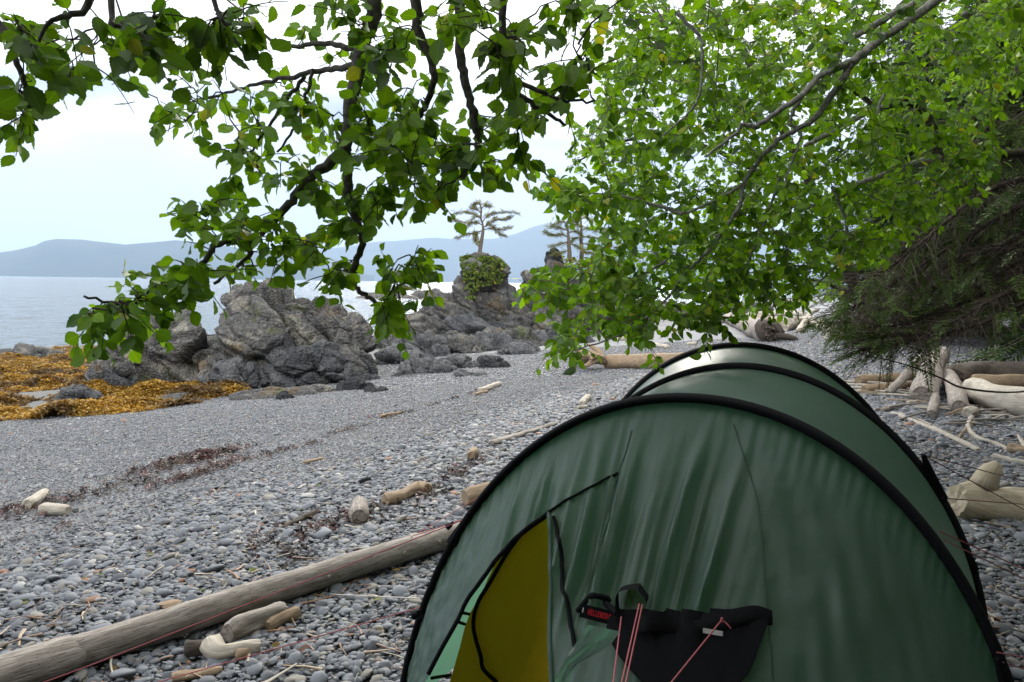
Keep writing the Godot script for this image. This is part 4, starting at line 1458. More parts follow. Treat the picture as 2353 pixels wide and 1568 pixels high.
	var tm := TextMesh.new()
	tm.text = "HILLEBERG"
	var ft := SystemFont.new()
	ft.font_names = PackedStringArray(["Droid Sans"])
	ft.font_weight = 700
	tm.font = ft
	tm.font_size = 32
	tm.pixel_size = 0.00050
	tm.depth = 0.0006
	var tx := obj("lettering", tm, M.tag_red, tg)
	tx.position = Vector3(0.006, 0.001, 0.0016)
	tx.scale = Vector3(0.72, 1.25, 1.0)
	bm = BoxMesh.new()
	bm.size = Vector3(0.0025, 0.012, 0.0008)
	var wm := obj("stitching", bm, M.tag_white, tg)
	wm.position = Vector3(-0.037, 0.002, 0.0016)
	# folded black cloth above the tag
	g = Geo.new()
	var gath := smooth_path(on_front([[1345, 1412], [1346, 1385], [1362, 1374], [1385, 1380], [1405, 1398], [1425, 1420]], 0.022), 5)
	tube(g, gath, 0.007, 0.010, 8, Color.WHITE, 0.3)
	obj("gathered_hem", g.commit(), M.black_cloth, o)
	# loose corner of the door hanging from the strap
	g = Geo.new()
	var fl := [[[1352, 1436], [1425, 1452]], [[1330, 1470], [1405, 1480]], [[1308, 1500], [1372, 1502]], [[1290, 1530], [1325, 1527]], [[1276, 1560], [1308, 1566]], [[1268, 1610], [1296, 1620]]]
	for b in 26:
		var bb := b / 25.0 * (fl.size() - 1)
		var bi := mini(int(bb), fl.size() - 2)
		for a in 17:
			var e := a / 16.0
			var l0: Array = fl[bi]
			var l1: Array = fl[bi + 1]
			var u := lerpf(lerpf(l0[0][0], l0[1][0], e), lerpf(l1[0][0], l1[1][0], e), bb - bi)
			var v := lerpf(lerpf(l0[0][1], l0[1][1], e), lerpf(l1[0][1], l1[1][1], e), bb - bi)
			var k := surf_at(u, v) if a % 4 == 0 else -1
			var d: float = tent_xf.affine_inverse().basis.determinant() * 1.0
			var p := tent_xf.affine_inverse() * at(u, v, 1.66 - 0.10 * (b / 25.0) + 0.002 * sin(e * 9.0 + b * 0.25) + 0.004 * nz_fine.get_noise_2d(a * 9.0, b * 4.0))
			g.add(p, Vector3.UP, Vector2(e, bb), Color.WHITE)
	for b in 25:
		for a in 16:
			var q := b * 17 + a
			g.quad(q, q + 1, q + 18, q + 17)
	g.smooth(false)
	if g.n[200].z < 0.0: g.smooth(true)
	obj("door_flap", g.commit(), M.fly, o)
	# sleeping compartment in the doorway
	var inner := Node3D.new()
	inner.name = "inner_tent"
	inner.set_meta("label", "yellow inner tent behind the open flap")
	o.add_child(inner)
	var rim := [[1230, 1196], [1180, 1240], [1143, 1285], [1122, 1329], [1105, 1367], [1081, 1408], [1068, 1442], [1057, 1486], [1040, 1545], [1022, 1610], [1005, 1700]]
	var wall_px := rim.duplicate()
	wall_px.append_array([[2220, 1700], [2190, 1480], [2110, 1330], [1990, 1190], [1830, 1090], [1660, 1050], [1460, 1070], [1330, 1130]])
	inner_poly(inner, "inner_wall", wall_px, 0.0, "inner_yellow")
	g = Geo.new()
	for k in rim.size():
		var p := inner_plane(rim[k][0], rim[k][1], 0.0)
		for j in 2: g.add(p + Vector3(0.04 * j, 0, -1.7 * j), Vector3(-1, 0.3, 0), Vector2(k, j), Color.WHITE)
	for k in rim.size() - 1: g.quad(k * 2, k * 2 + 1, k * 2 + 3, k * 2 + 2)
	g.smooth(false)
	obj("inner_side", g.commit(), M.inner_yellow, inner)
	var zp := []
	for p in [[1262, 1182], [1204, 1223], [1180, 1250], [1153, 1291], [1126, 1339], [1102, 1377], [1090, 1411], [1088, 1442], [1095, 1476], [1105, 1510], [1109, 1535], [1126, 1555], [1145, 1575], [1170, 1640]]: zp.append(inner_plane(p[0], p[1], 0.018))
	line_px(inner, "inner_zip", smooth_path(zp, 4), 0.007, "black_cloth")
	for tq in [[[1054, 1405], [1078, 1412]], [[1048, 1427], [1068, 1435]], [[985, 1556], [1035, 1552]]]:
		line_px(inner, "toggle_strap", [on_front([tq[0]], -0.01)[0], inner_plane(tq[1][0], tq[1][1], 0.02)], 0.005, "black_cloth")
	# guy-out patches on the hoops
	var inv := tent_xf.affine_inverse()
	for pq in [[1.0, 0.62, [2122, 1046], 0.03], [1.0, 0.36, [2218, 1252], 0.03], [0.0, 2.62, [1070, 1192], 0.03], [0.0, 2.86, [968, 1396], 0.035], [0.0, 0.22, [2292, 1515], 0.028]]:
		var hp := hoop_point(pq[0], pq[1])
		var dd := plate(tent_xf * hp).z
		var tip := inv * at(pq[2][0], pq[2][1], dd)
		g = Geo.new()
		var body := []
		for j in 5: body.append(hp.lerp(tip, j / 4.0))
		tube(g, body, pq[3], 0.008, 10, Color.WHITE)
		obj("guy_patch", g.commit(), M.black_cloth, o)
	# guy lines
	var knot := inv * at(1385, 1765, 1.30)
	var e1: Vector3 = on_front([[1437, 1440]], 0.05)[0]
	var e2: Vector3 = on_front([[1472, 1412]], 0.05)[0]
	var e3: Vector3 = on_front([[1607, 1417]], 0.07)[0]
	line_px(o, "guy_line", [e1, knot], 0.0018, "cord")
	line_px(o, "guy_line", [e2, knot], 0.0018, "cord")
	line_px(o, "guy_line", [e2 + Vector3(0.008, 0, 0), knot + Vector3(0.008, 0, 0)], 0.0018, "cord")
	line_px(o, "guy_line", [e3, knot], 0.0018, "cord")
	line_px(o, "line_tail", [e3, e3 + Vector3(0.014, -0.008, 0.004), e3 + Vector3(0.022, -0.016, 0.004)], 0.0018, "cord")
	line_px(o, "line_knot", [e3 + Vector3(0, 0.004, 0), e3 + Vector3(0, -0.006, 0)], 0.0042, "cord")
	var peg := inv * (gp(1330, 2100))
	line_px(o, "guy_line", [knot, peg], 0.0018, "cord")
	var c_right := inv * at(2160, 1222, plate(tent_xf * hoop_point(0.0, 0.42)).z)
	line_px(o, "guy_line", [c_right, inv * gp(2560, 1400)], 0.0018, "cord")
	line_px(o, "guy_line", [c_right + Vector3(0.01, -0.02, 0), inv * gp(2560, 1430)], 0.0018, "cord")
	var c_low := inv * at(2292, 1500, plate(tent_xf * hoop_point(0.0, 0.2)).z)
	line_px(o, "guy_line", [c_low, inv * gp(2520, 1545)], 0.0018, "cord")
	line_px(o, "guy_line", [c_low + Vector3(0, -0.02, 0), inv * gp(2520, 1590)], 0.0018, "cord")
	var b_right := inv * at(2122, 1046, plate(tent_xf * hoop_point(1.0, 0.62)).z)
	line_px(o, "guy_line", [b_right, inv * gp(2520, 1150)], 0.0022, "cord_dark")
	line_px(o, "guy_line", [b_right, inv * gp(2520, 1262)], 0.0022, "cord_dark")
	var b_low := inv * at(2165, 1145, plate(tent_xf * hoop_point(1.0, 0.48)).z)
	line_px(o, "guy_line", [b_low, inv * gp(2520, 1172)], 0.0022, "cord_dark")
	# lines running out past the long log
	var c_left := inv * at(1073, 1192, plate(tent_xf * hoop_point(0.0, 2.62)).z)
	line_px(o, "guy_line", [c_left, inv * at(200, 1532, 2.75), inv * at(-120, 1650, 2.5)], 0.0018, "cord")
	line_px(o, "guy_line", [c_left, inv * at(940, 1235, 4.3)], 0.002, "cord")
	line_px(o, "guy_line", [inv * at(1130, 1125, 4.6), inv * at(940, 1238, 4.3)], 0.002, "cord")
	var c_left2 := inv * at(967, 1396, plate(tent_xf * hoop_point(0.0, 2.86)).z)
	line_px(o, "guy_line", [c_left2, inv * at(480, 1535, 2.6), inv * at(150, 1630, 2.4)], 0.0018, "cord")
	line_px(o, "guy_line", [c_left2 + Vector3(0, 0.03, 0), inv * gp(760, 1366)], 0.0025, "cord_pale")
	line_px(o, "guy_line", [inv * at(941, 1222, 4.3), inv * at(940, 1268, 4.28)], 0.003, "cord_pale")
	for tp in [[1035, 1208, 2.75], [958, 1412, 2.3]]:
		var q := inv * at(tp[0], tp[1], tp[2])
		g = Geo.new()
		tube(g, [q + Vector3(-0.012, -0.008, 0), q, q + Vector3(0.01, 0.014, 0)], 0.012, 0.004, 6)
		obj("line_runner", g.commit(), M.black_cloth, o)

# ------------------------------------------------------------------ trees
func leaf_mesh(steps: int, width: float, serrate: bool, curl := 0.12) -> ArrayMesh:
	var g := Geo.new()
	var n := steps * (2 if serrate else 1)
	var rows := []
	for k in n + 1:
		var t := float(k) / n
		var w := width * 0.5 * pow(sin(PI * pow(t, 0.78)), 0.85) * (1.0 - 0.25 * smoothstep(0.6, 1.0, t)) if k > 0 and k < n else 0.0
		if serrate and k % 2 == 1: w *= 0.87
		var tt := t
		if serrate and k % 2 == 0 and k > 0 and k < n: tt += 0.012
		var z := -curl * t * t
		var fold := 0.16 * w + 0.02 * sin(t * 26.0) * width
		rows.append([g.add(Vector3(-w, tt + 0.06 * w, z + fold), Vector3(0.25, 0.1, 1).normalized(), Vector2(0, t), Color.WHITE), g.add(Vector3(0, t, z), Vector3(0, 0.15, 1).normalized(), Vector2(0.5, t), Color.WHITE), g.add(Vector3(w, tt + 0.06 * w, z + fold), Vector3(-0.25, 0.1, 1).normalized(), Vector2(1, t), Color.WHITE)])
	for k in n:
		var a: Array = rows[k]
		var b: Array = rows[k + 1]
		g.quad(a[0], b[0], b[1], a[1])
		g.quad(a[1], b[1], b[2], a[2])
	# leaf stalk
	var w0 := 0.012
	var i0 := g.add(Vector3(-w0, -0.22, 0.02), Vector3(0, 0, 1), Vector2.ZERO, Color.WHITE)
	g.add(Vector3(w0, -0.22, 0.02), Vector3(0, 0, 1), Vector2.ZERO, Color.WHITE)
	g.add(Vector3(w0, 0.0, 0), Vector3(0, 0, 1), Vector2.ZERO, Color.WHITE)
	g.add(Vector3(-w0, 0.0, 0), Vector3(0, 0, 1), Vector2.ZERO, Color.WHITE)
	g.quad(i0, i0 + 1, i0 + 2, i0 + 3)
	return g.commit()

func bark_col() -> Color:
	return Color(0.11, 0.095, 0.085) * rng.randf_range(0.8, 1.2)

# limbs: [[ [u,v,d], ... ], r0, r1]; returns sample points (world) for twigs to spring from
func add_limbs(o: Node3D, limbs: Array, tone: Color, called := "branch") -> Array:
	var nodes := []
	for l in limbs:
		var pts := []
		for p in l[0]: pts.append(at(p[0], p[1], p[2]))
		pts = smooth_path(pts, 6)
		var rel := []
		for k in pts.size():
			var p: Vector3 = pts[k] + Vector3(nz_fine.get_noise_1d(k * 9.0 + l[1] * 9999.0), nz_fine.get_noise_1d(k * 9.0 + 500.0 + l[1] * 9999.0), nz_fine.get_noise_1d(k * 9.0 + 900.0)) * 0.010
			rel.append(p - o.position)
			nodes.append(p)
		var g := Geo.new()
		tube(g, rel, l[1], l[2], 9, l[3] if l.size() > 3 else tone, 0.45)
		obj(called, g.commit(), M.bark, o)
	return nodes

func bezier3(a: Vector3, b: Vector3, c: Vector3, t: float) -> Vector3:
	return a.lerp(b, t).lerp(b.lerp(c, t), t)

# grows leafy shoots through a volume; every shoot is joined by a twig to the wood already there
func grow(nodes: Array, regions: Array, per: int, twigs: Geo, out_xf: Array, out_tone: Array, droop: float, dark: float, tone_wood: Color) -> void:
	var spots := []
	for r in regions:
		var lo := Vector2(1e9, 1e9)
		var hi := Vector2(-1e9, -1e9)
		for p in r[0]:
			lo = lo.min(Vector2(p[0], p[1]))
			hi = hi.max(Vector2(p[0], p[1]))
		var made := 0
		var tries := 0
		while made < r[1] and tries < r[1] * 60:
			tries += 1
			var u := rng.randf_range(lo.x, hi.x)
			var v := rng.randf_range(lo.y, hi.y)
			if not poly_has(r[0], u, v): continue
			made += 1
			spots.append([at(u, v, rng.randf_range(r[2], r[3])), r[4]])
	# nearest first, so that the twigs branch
	for s in spots:
		var best := 1e9
		for k in range(0, nodes.size(), 2):
			best = minf(best, s[0].distance_squared_to(nodes[k]))
		s.append(best)
	spots.sort_custom(func(a, b): return a[2] < b[2])
	for s in spots:
		var p: Vector3 = s[0]
		var size: float = s[1]
		var len_ := size * rng.randf_range(1.3, 2.6)
		var best := 1e9
		var q := Vector3.ZERO
		for n in nodes:
			var e: float = p.distance_squared_to(n)
			if e < best:
				best = e
				q = n
		p = p.lerp(q, minf(0.6, len_ * 0.55 / maxf(p.distance_to(q), 0.001)))
		var away := (p - q)
		var dist := away.length()
		var bend := q.lerp(p, 0.5) + Vector3(rng.randfn(0, 0.08), rng.randf_range(0.0, 0.16), rng.randfn(0, 0.08)) * dist
		var path := []
		var steps := clampi(int(dist / 0.07), 3, 12)
		for k in steps + 1:
			var w := bezier3(q, bend, p, float(k) / steps)
			if k > 0 and k < steps: w += Vector3(rng.randfn(0, 1), rng.randfn(0, 1), rng.randfn(0, 1)) * 0.006
			path.append(w)
		tube(twigs, path, 0.0022 + dist * 0.003, 0.0016, 4, tone_wood)
		if nodes.size() < 2600:
			nodes.append(p)
			if dist > 0.3: nodes.append(path[steps / 2])
		# the leafy shoot
		var dir := (away.normalized() * 0.8 + Vector3(rng.randfn(0, 0.55), rng.randfn(-0.12, 0.4), rng.randfn(0, 0.55))).normalized()
		var start := path[maxi(steps - 2, 0)] as Vector3
		var cnt := per + rng.randi_range(-2, 2)
		if rng.randf() < 0.18: cnt = 2
		var pts := []
		for k in 5:
			var t := k / 4.0
			pts.append(p + dir * len_ * t + Vector3(0, -droop * len_ * t * t, 0))
		tube(twigs, pts, 0.0016, 0.0009, 4, tone_wood)
		var tone_base := rng.randfn(0.0, 0.16)
		for k in cnt:
			var t := (k + 0.6) / cnt
			var b := start.lerp(p, t * 4.0) if t < 0.25 else p + dir * len_ * (t - 0.25) / 0.75 + Vector3(0, -droop * len_ * t * t, 0)
			var sidev := dir.cross(Vector3.UP).normalized() * (1.0 if k % 2 == 0 else -1.0)
			var y := (dir * rng.randf_range(0.2, 0.8) + sidev * rng.randf_range(0.4, 1.0) + Vector3(rng.randfn(0, 0.3), rng.randfn(-0.25 - droop, 0.4), rng.randfn(0, 0.3))).normalized()
			var nn := (Vector3.UP * rng.randf_range(0.0, 1.0) + Vector3(rng.randfn(0, 0.55), 0, rng.randfn(0.25, 0.55))).normalized()
			var x := y.cross(nn).normalized()
			var sz := size * rng.randf_range(0.6, 1.2)
			out_xf.append(Transform3D(Basis(x * sz, y * sz, x.cross(y) * sz), b + y * sz * 0.22))
			out_tone.append(clampf(rng.randfn(0.5, 0.28) + tone_base, 0.0, 1.0) * (1.0 - dark) + (0.0 if rng.randf() > 0.02 else 2.0))

func leaf_color(t: float) -> Color:
	if t > 1.5: return Color(0.30, 0.30, 0.03)
	return Color(0.045, 0.105, 0.014).lerp(Color(0.19, 0.33, 0.012), t)

func dress(o: Node3D, xf: Array, tone: Array, mesh: Array, single: int, bright := 1.0) -> void:
	# the leaves that show largest become parts of their own, the rest one mass
	var order := []
	for k in xf.size():
		var q := plate(xf[k].origin)
		var shown: float = xf[k].basis.y.length() / maxf(q.z, 0.3)
		if q.x < 0 or q.x > 2353 or q.y < 0 or q.y > 1568 or q.z < 0: shown = 0.0
		order.append([shown, k])
	order.sort_custom(func(a, b): return a[0] > b[0])
	var rest := []
	var cols := []
	for e in mesh.size():
		rest.append([])
		cols.append([])
	for j in order.size():
		var k: int = order[j][1]
		var t: Transform3D = xf[k]
		t.origin -= o.position
		if j < single and order[j][0] > 0.0:
			var l := obj("leaf", mesh[k % mesh.size()], M["alder_leaf_tone_%d" % [3, 1, 4, 0, 2][clampi(int(tone[k] * 5.0), 0, 4)]], o)
			l.transform = t
		else:
			rest[k % mesh.size()].append(t)
			cols[k % mesh.size()].append(leaf_color(tone[k]) * bright)
	for e in mesh.size():
		multi("foliage", mesh[e], M.alder_leaf, rest[e], cols[e], o)

func make_near_alder() -> void:
	rng.seed = 301
	var foot := Vector3(-1.4, 0.0, 2.6)
	foot.y = hgt(foot.x, foot.z)
	var o := thing("alder_tree", "alder whose leafy boughs hang down over the beach and the sea view", "tree", foot)
	var tone := Color(0.13, 0.115, 0.105)
	var g := Geo.new()
	var top := at(860, -900, 2.3)
	var tr := smooth_path([Vector3.ZERO, Vector3(0.1, 1.2, -0.15), Vector3(0.25, 2.3, -0.8), top - foot], 8)
	tube(g, tr, 0.13, 0.06, 12, tone, 0.35)
	obj("trunk", g.commit(), M.bark, o)
	var limbs := [
		[[[860, -900, 2.3], [880, -400, 2.25], [862, 0, 2.2], [836, 90, 2.2], [816, 180, 2.2], [800, 280, 2.2], [796, 345, 2.2]], 0.026, 0.015],
		[[[796, 340, 2.2], [755, 378, 2.2], [700, 420, 2.2], [655, 480, 2.2], [620, 520, 2.2], [583, 556, 2.2], [570, 588, 2.2], [540, 618, 2.15], [496, 648, 2.1]], 0.015, 0.005],
		[[[583, 556, 2.2], [512, 556, 2.15], [470, 600, 2.1], [441, 627, 2.05], [360, 668, 2.0], [290, 700, 1.95], [192, 679, 1.9]], 0.011, 0.003],
		[[[796, 345, 2.2], [800, 423, 2.2], [804, 472, 2.2], [826, 522, 2.2], [833, 552, 2.2], [814, 616, 2.2], [809, 646, 2.2], [822, 666, 2.2], [856, 691, 2.2], [889, 702, 2.2]], 0.013, 0.0045],
		[[[830, 115, 2.2], [760, 100, 2.25], [690, 105, 2.3], [630, 100, 2.35], [565, 35, 2.4]], 0.010, 0.004],
		[[[820, 150, 2.2], [750, 160, 2.3], [680, 175, 2.35], [600, 190, 2.4], [520, 215, 2.45], [430, 235, 2.5]], 0.010, 0.004],
		[[[700, 175, 2.35], [655, 235, 2.35], [610, 300, 2.35], [570, 360, 2.3]], 0.007, 0.003],
		[[[720, 160, 2.3], [700, 230, 2.3], [680, 290, 2.3], [640, 350, 2.3]], 0.006, 0.003],
		[[[960, -300, 2.0], [958, 34, 2.0], [989, 136, 2.0], [993, 205, 2.0], [965, 264, 2.05], [918, 343, 2.1]], 0.016, 0.004],
		[[[1060, -200, 2.0], [1058, 86, 2.0], [1069, 192, 2.0], [1087, 260, 2.0], [1096, 308, 2.0], [1092, 360, 2.0], [1061, 404, 2.05], [1037, 420, 2.05]], 0.014, 0.004],
		[[[1160, -100, 1.9], [1163, 171, 1.9], [1198, 219, 1.9], [1246, 253, 1.95], [1300, 290, 2.0]], 0.010, 0.004],
		[[[1163, 171, 1.9], [1252, 215, 1.9], [1301, 232, 1.95], [1370, 232, 2.0]], 0.006, 0.003],
		[[[-250, -200, 1.6], [0, 60, 1.6], [40, 150, 1.6], [65, 220, 1.65], [80, 275, 1.7]], 0.012, 0.003],
		[[[300, -250, 1.7], [200, 10, 1.65], [120, 45, 1.6], [75, 120, 1.6]], 0.011, 0.003],
		[[[300, -250, 1.7], [255, 20, 1.6], [290, 70, 1.6], [370, 110, 1.7], [455, 165, 1.8]], 0.009, 0.002],
		[[[480, -200, 1.6], [500, 20, 1.55], [530, 60, 1.55]], 0.008, 0.003],
	]
	var nodes := add_limbs(o, limbs, tone)
	var regions := [
		[[[0, 0], [330, 0], [385, 60], [330, 110], [320, 170], [290, 225], [200, 220], [160, 170], [110, 230], [50, 280], [0, 260]], 50, 1.45, 2.1, 0.062],
		[[[60, 230], [110, 230], [110, 300], [20, 290]], 4, 1.6, 1.8, 0.05],
		[[[330, 0], [420, 0], [400, 80], [350, 60]], 7, 1.5, 1.7, 0.066],
		[[[430, 0], [640, 0], [600, 20], [550, 130], [480, 120], [440, 60]], 13, 1.5, 1.75, 0.07],
		[[[640, -30], [830, -30], [830, 90], [720, 60]], 12, 1.9, 2.4, 0.06],
		[[[365, 230], [430, 175], [540, 195], [600, 230], [660, 330], [640, 370], [520, 310], [470, 330], [380, 300]], 30, 2.0, 2.6, 0.055],
		[[[600, 130], [790, 120], [790, 330], [700, 330], [640, 250]], 22, 2.0, 2.6, 0.055],
		[[[480, 340], [640, 350], [640, 430], [560, 470], [470, 430]], 15, 2.0, 2.4, 0.055],
		[[[400, 470], [520, 440], [640, 460], [600, 560], [500, 560], [410, 530]], 26, 1.95, 2.3, 0.052],
		[[[640, 380], [860, 340], [850, 520], [720, 580], [610, 560], [690, 450]], 46, 1.95, 2.4, 0.055],
		[[[810, 60], [1000, 0], [1010, 250], [960, 400], [840, 400], [800, 240]], 56, 1.8, 2.5, 0.06],
		[[[1000, -20], [1330, -20], [1390, 160], [1290, 200], [1200, 180], [1080, 130], [1010, 100]], 50, 1.6, 2.3, 0.064],
		[[[930, 250], [1180, 230], [1330, 200], [1300, 290], [1210, 330], [1160, 400], [1080, 430], [990, 450], [900, 430]], 62, 1.75, 2.3, 0.06],
		[[[1180, 330], [1270, 330], [1260, 370], [1200, 390]], 4, 1.8, 2.0, 0.055],
		[[[850, 430], [960, 420], [1000, 470], [930, 490], [870, 470]], 9, 2.0, 2.3, 0.05],
		[[[190, 690], [290, 620], [400, 580], [500, 570], [520, 650], [430, 700], [350, 750], [280, 790], [230, 800], [195, 770]], 58, 1.75, 2.15, 0.052],
		[[[150, 740], [200, 700], [220, 740]], 2, 1.8, 1.9, 0.04],
		[[[520, 560], [700, 570], [840, 560], [820, 630], [740, 660], [620, 620], [540, 620]], 26, 1.95, 2.3, 0.05],
		[[[840, 590], [960, 570], [1000, 630], [950, 670], [880, 660]], 17, 1.9, 2.2, 0.052],
		[[[830, 680], [950, 670], [960, 740], [900, 775], [840, 740]], 14, 1.9, 2.2, 0.055],
		# the part of the crown above the frame
		[[[-600, -700], [1700, -900], [1600, -40], [-500, -40]], 210, 1.6, 3.2, 0.06],
	]
	var tw := Geo.new()
	var xf := []
	var tones := []
	for r in regions:
		r[1] = ceili(r[1] * (0.74 if r[0][0][1] >= -100 else 0.9))
		r[4] *= 0.80
	grow(nodes, regions, 8, tw, xf, tones, 0.2, 0.15, Color(0.075, 0.06, 0.055))
	for k in tw.v.size(): tw.v[k] -= foot
	var t := obj("twigs", tw.commit(), M.twig, o)
	t.set_meta("kind", "stuff")
	dress(o, xf, tones, [leaf_mesh(7, 0.82, true), leaf_mesh(7, 0.74, true, 0.35), leaf_mesh(7, 0.86, true, -0.12)], 300, 2.0)

# unseen leaves added behind and above the camera to shade the tent front
func shade_canopy(xf: Array, tones: Array) -> void:
	var made := 0
	while made < 105000:
		var p := Vector3(rng.randf_range(-4.6, 5.5), rng.randf_range(2.8, 6.6), rng.randf_range(-1.9, 5.0))
		made += 1
		if nz_mid.get_noise_3d(p.x * 14.0, p.y * 14.0, p.z * 14.0) < -0.12: continue
		var q := plate(p)
		if q.z > 0.0 and q.x > -150 and q.x < 2500 and q.y > -60: continue
		if p.x < 0.9 - (p.z + 1.2) * 2.4: continue
		var y := Vector3(rng.randfn(0, 1), rng.randfn(-0.4, 0.4), rng.randfn(0, 1)).normalized()
		var x := y.cross(Vector3(rng.randfn(0, 0.5), 1, rng.randfn(0, 0.5))).normalized()
		var sz := rng.randf_range(0.09, 0.15)
		xf.append(Transform3D(Basis(x * sz, y * sz, x.cross(y) * sz), p))
		tones.append(rng.randf() * 0.2)  # tones kept low so that less light passes through

func make_right_alder() -> void:
	rng.seed = 321
	var foot := gp(2330, 960)
	foot = Vector3(4.4, 0, -5.2)
	foot.y = hgt(foot.x, foot.z) - 0.05
	var o := thing("alder_tree", "alder with long arching grey branches over the tent and a mossy crooked trunk", "tree", foot)
	var tone := Color(0.36, 0.34, 0.30)
	var c3 := func(x: float, y: float, d: float) -> Array: return [1553.0 + x / 2.9226, y / 2.9226, d]
	var g := Geo.new()
	var crook := [at(2560, 860, 5.4), at(2480, 520, 5.2), at(2353, 352, 5.0)]
	var tr := [Vector3.ZERO]
	for p in crook: tr.append(p - foot)
	tube(g, smooth_path(tr, 6), 0.10, 0.045, 12, Color(0.10, 0.095, 0.06), 0.4)
	obj("trunk", g.commit(), M.bark, o)
	var limbs := [
		[[[2353, 352, 5.0], c3.call(2000, 1050, 4.8), c3.call(1840, 1100, 4.6), c3.call(1780, 1130, 4.6), c3.call(1745, 950, 4.6), c3.call(1700, 800, 4.6), c3.call(1570, 690, 4.6), c3.call(1380, 720, 4.5), c3.call(1240, 640, 4.5), c3.call(1140, 570, 4.4)], 0.032, 0.014, Color(0.075, 0.068, 0.045)],
		[[c3.call(1380, 720, 4.5), c3.call(1240, 780, 4.4), c3.call(1050, 890, 4.3), c3.call(860, 980, 4.2)], 0.026, 0.010],
		[[c3.call(1760, 1060, 4.6), c3.call(1560, 1120, 4.4), c3.call(1350, 1190, 4.3), c3.call(1130, 1280, 4.2)], 0.026, 0.014],
		[[[2420, -260, 3.8], c3.call(1740, 0, 3.6), c3.call(1560, 140, 3.5), c3.call(1340, 290, 3.5), c3.call(1200, 400, 3.4), c3.call(1060, 470, 3.4), c3.call(950, 530, 3.4), c3.call(830, 650, 3.3), c3.call(640, 780, 3.3), c3.call(540, 850, 3.3), c3.call(450, 840, 3.3), c3.call(380, 920, 3.3), c3.call(200, 1050, 3.2)], 0.024, 0.005],
		[[c3.call(1190, 405, 3.4), c3.call(1120, 540, 3.4), c3.call(1040, 640, 3.4), c3.call(950, 780, 3.4), c3.call(830, 860, 3.4), c3.call(700, 930, 3.4), c3.call(600, 1030, 3.4), c3.call(520, 1130, 3.4), c3.call(460, 1220, 3.4), c3.call(300, 1330, 3.4), c3.call(50, 1440, 3.4)], 0.017, 0.005],
		[[c3.call(1640, 0, 4.0), c3.call(1400, 130, 3.9), c3.call(1250, 220, 3.9), c3.call(1130, 300, 3.8), c3.call(1060, 430, 3.8)], 0.019, 0.010],
		[[c3.call(950, 540, 3.4), c3.call(850, 650, 3.4), c3.call(770, 820, 3.4), c3.call(840, 900, 3.4), c3.call(770, 1120, 3.4), c3.call(720, 1300, 3.4)], 0.010, 0.004],
		[[c3.call(1480, 500, 4.2), c3.call(1380, 680, 4.1), c3.call(1290, 900, 4.0), c3.call(1100, 1050, 3.9), c3.call(1000, 1180, 3.9)], 0.010, 0.003],
		[[c3.call(0, 80, 3.0), c3.call(160, 240, 3.0), c3.call(180, 420, 3.0), c3.call(160, 620, 3.0), c3.call(90, 760, 3.0), c3.call(-80, 900, 3.0)], 0.010, 0.003],
		[[c3.call(470, 1200, 3.4), c3.call(430, 1380, 3.4), c3.call(330, 1540, 3.4), c3.call(200, 1700, 3.4), c3.call(60, 1850, 3.5), c3.call(-100, 2050, 3.5), c3.call(-330, 2230, 3.5), c3.call(-700, 2360, 3.6)], 0.011, 0.003],
		[[c3.call(700, 1200, 3.5), c3.call(600, 1500, 3.5), c3.call(470, 1800, 3.5), c3.call(350, 2050, 3.6)], 0.009, 0.003],
		[[c3.call(50, 1440, 3.4), c3.call(-300, 1330, 3.5), c3.call(-700, 1290, 3.6), c3.call(-830, 1300, 3.6)], 0.009, 0.003],
		[[c3.call(-60, 1750, 3.4), c3.call(-350, 1900, 3.5), c3.call(-700, 1950, 3.6), c3.call(-1000, 1900, 3.7)], 0.007, 0.003],
		[[c3.call(1050, 1250, 3.9), c3.call(1150, 1500, 3.9), c3.call(1100, 1750, 3.9), c3.call(900, 1950, 3.9)], 0.010, 0.003],
		[[c3.call(1940, 90, 4.6), c3.call(2150, 140, 4.7), c3.call(2338, 170, 4.8)], 0.02, 0.02],
		[[c3.call(1640, 0, 4.0), [2300, -400, 4.4], [2500, 200, 5.0], [2480, 520, 5.2]], 0.03, 0.06],
		[[[2300, -400, 4.4], [2420, -260, 3.8]], 0.04, 0.03],
	]
	var nodes := add_limbs(o, limbs, tone)
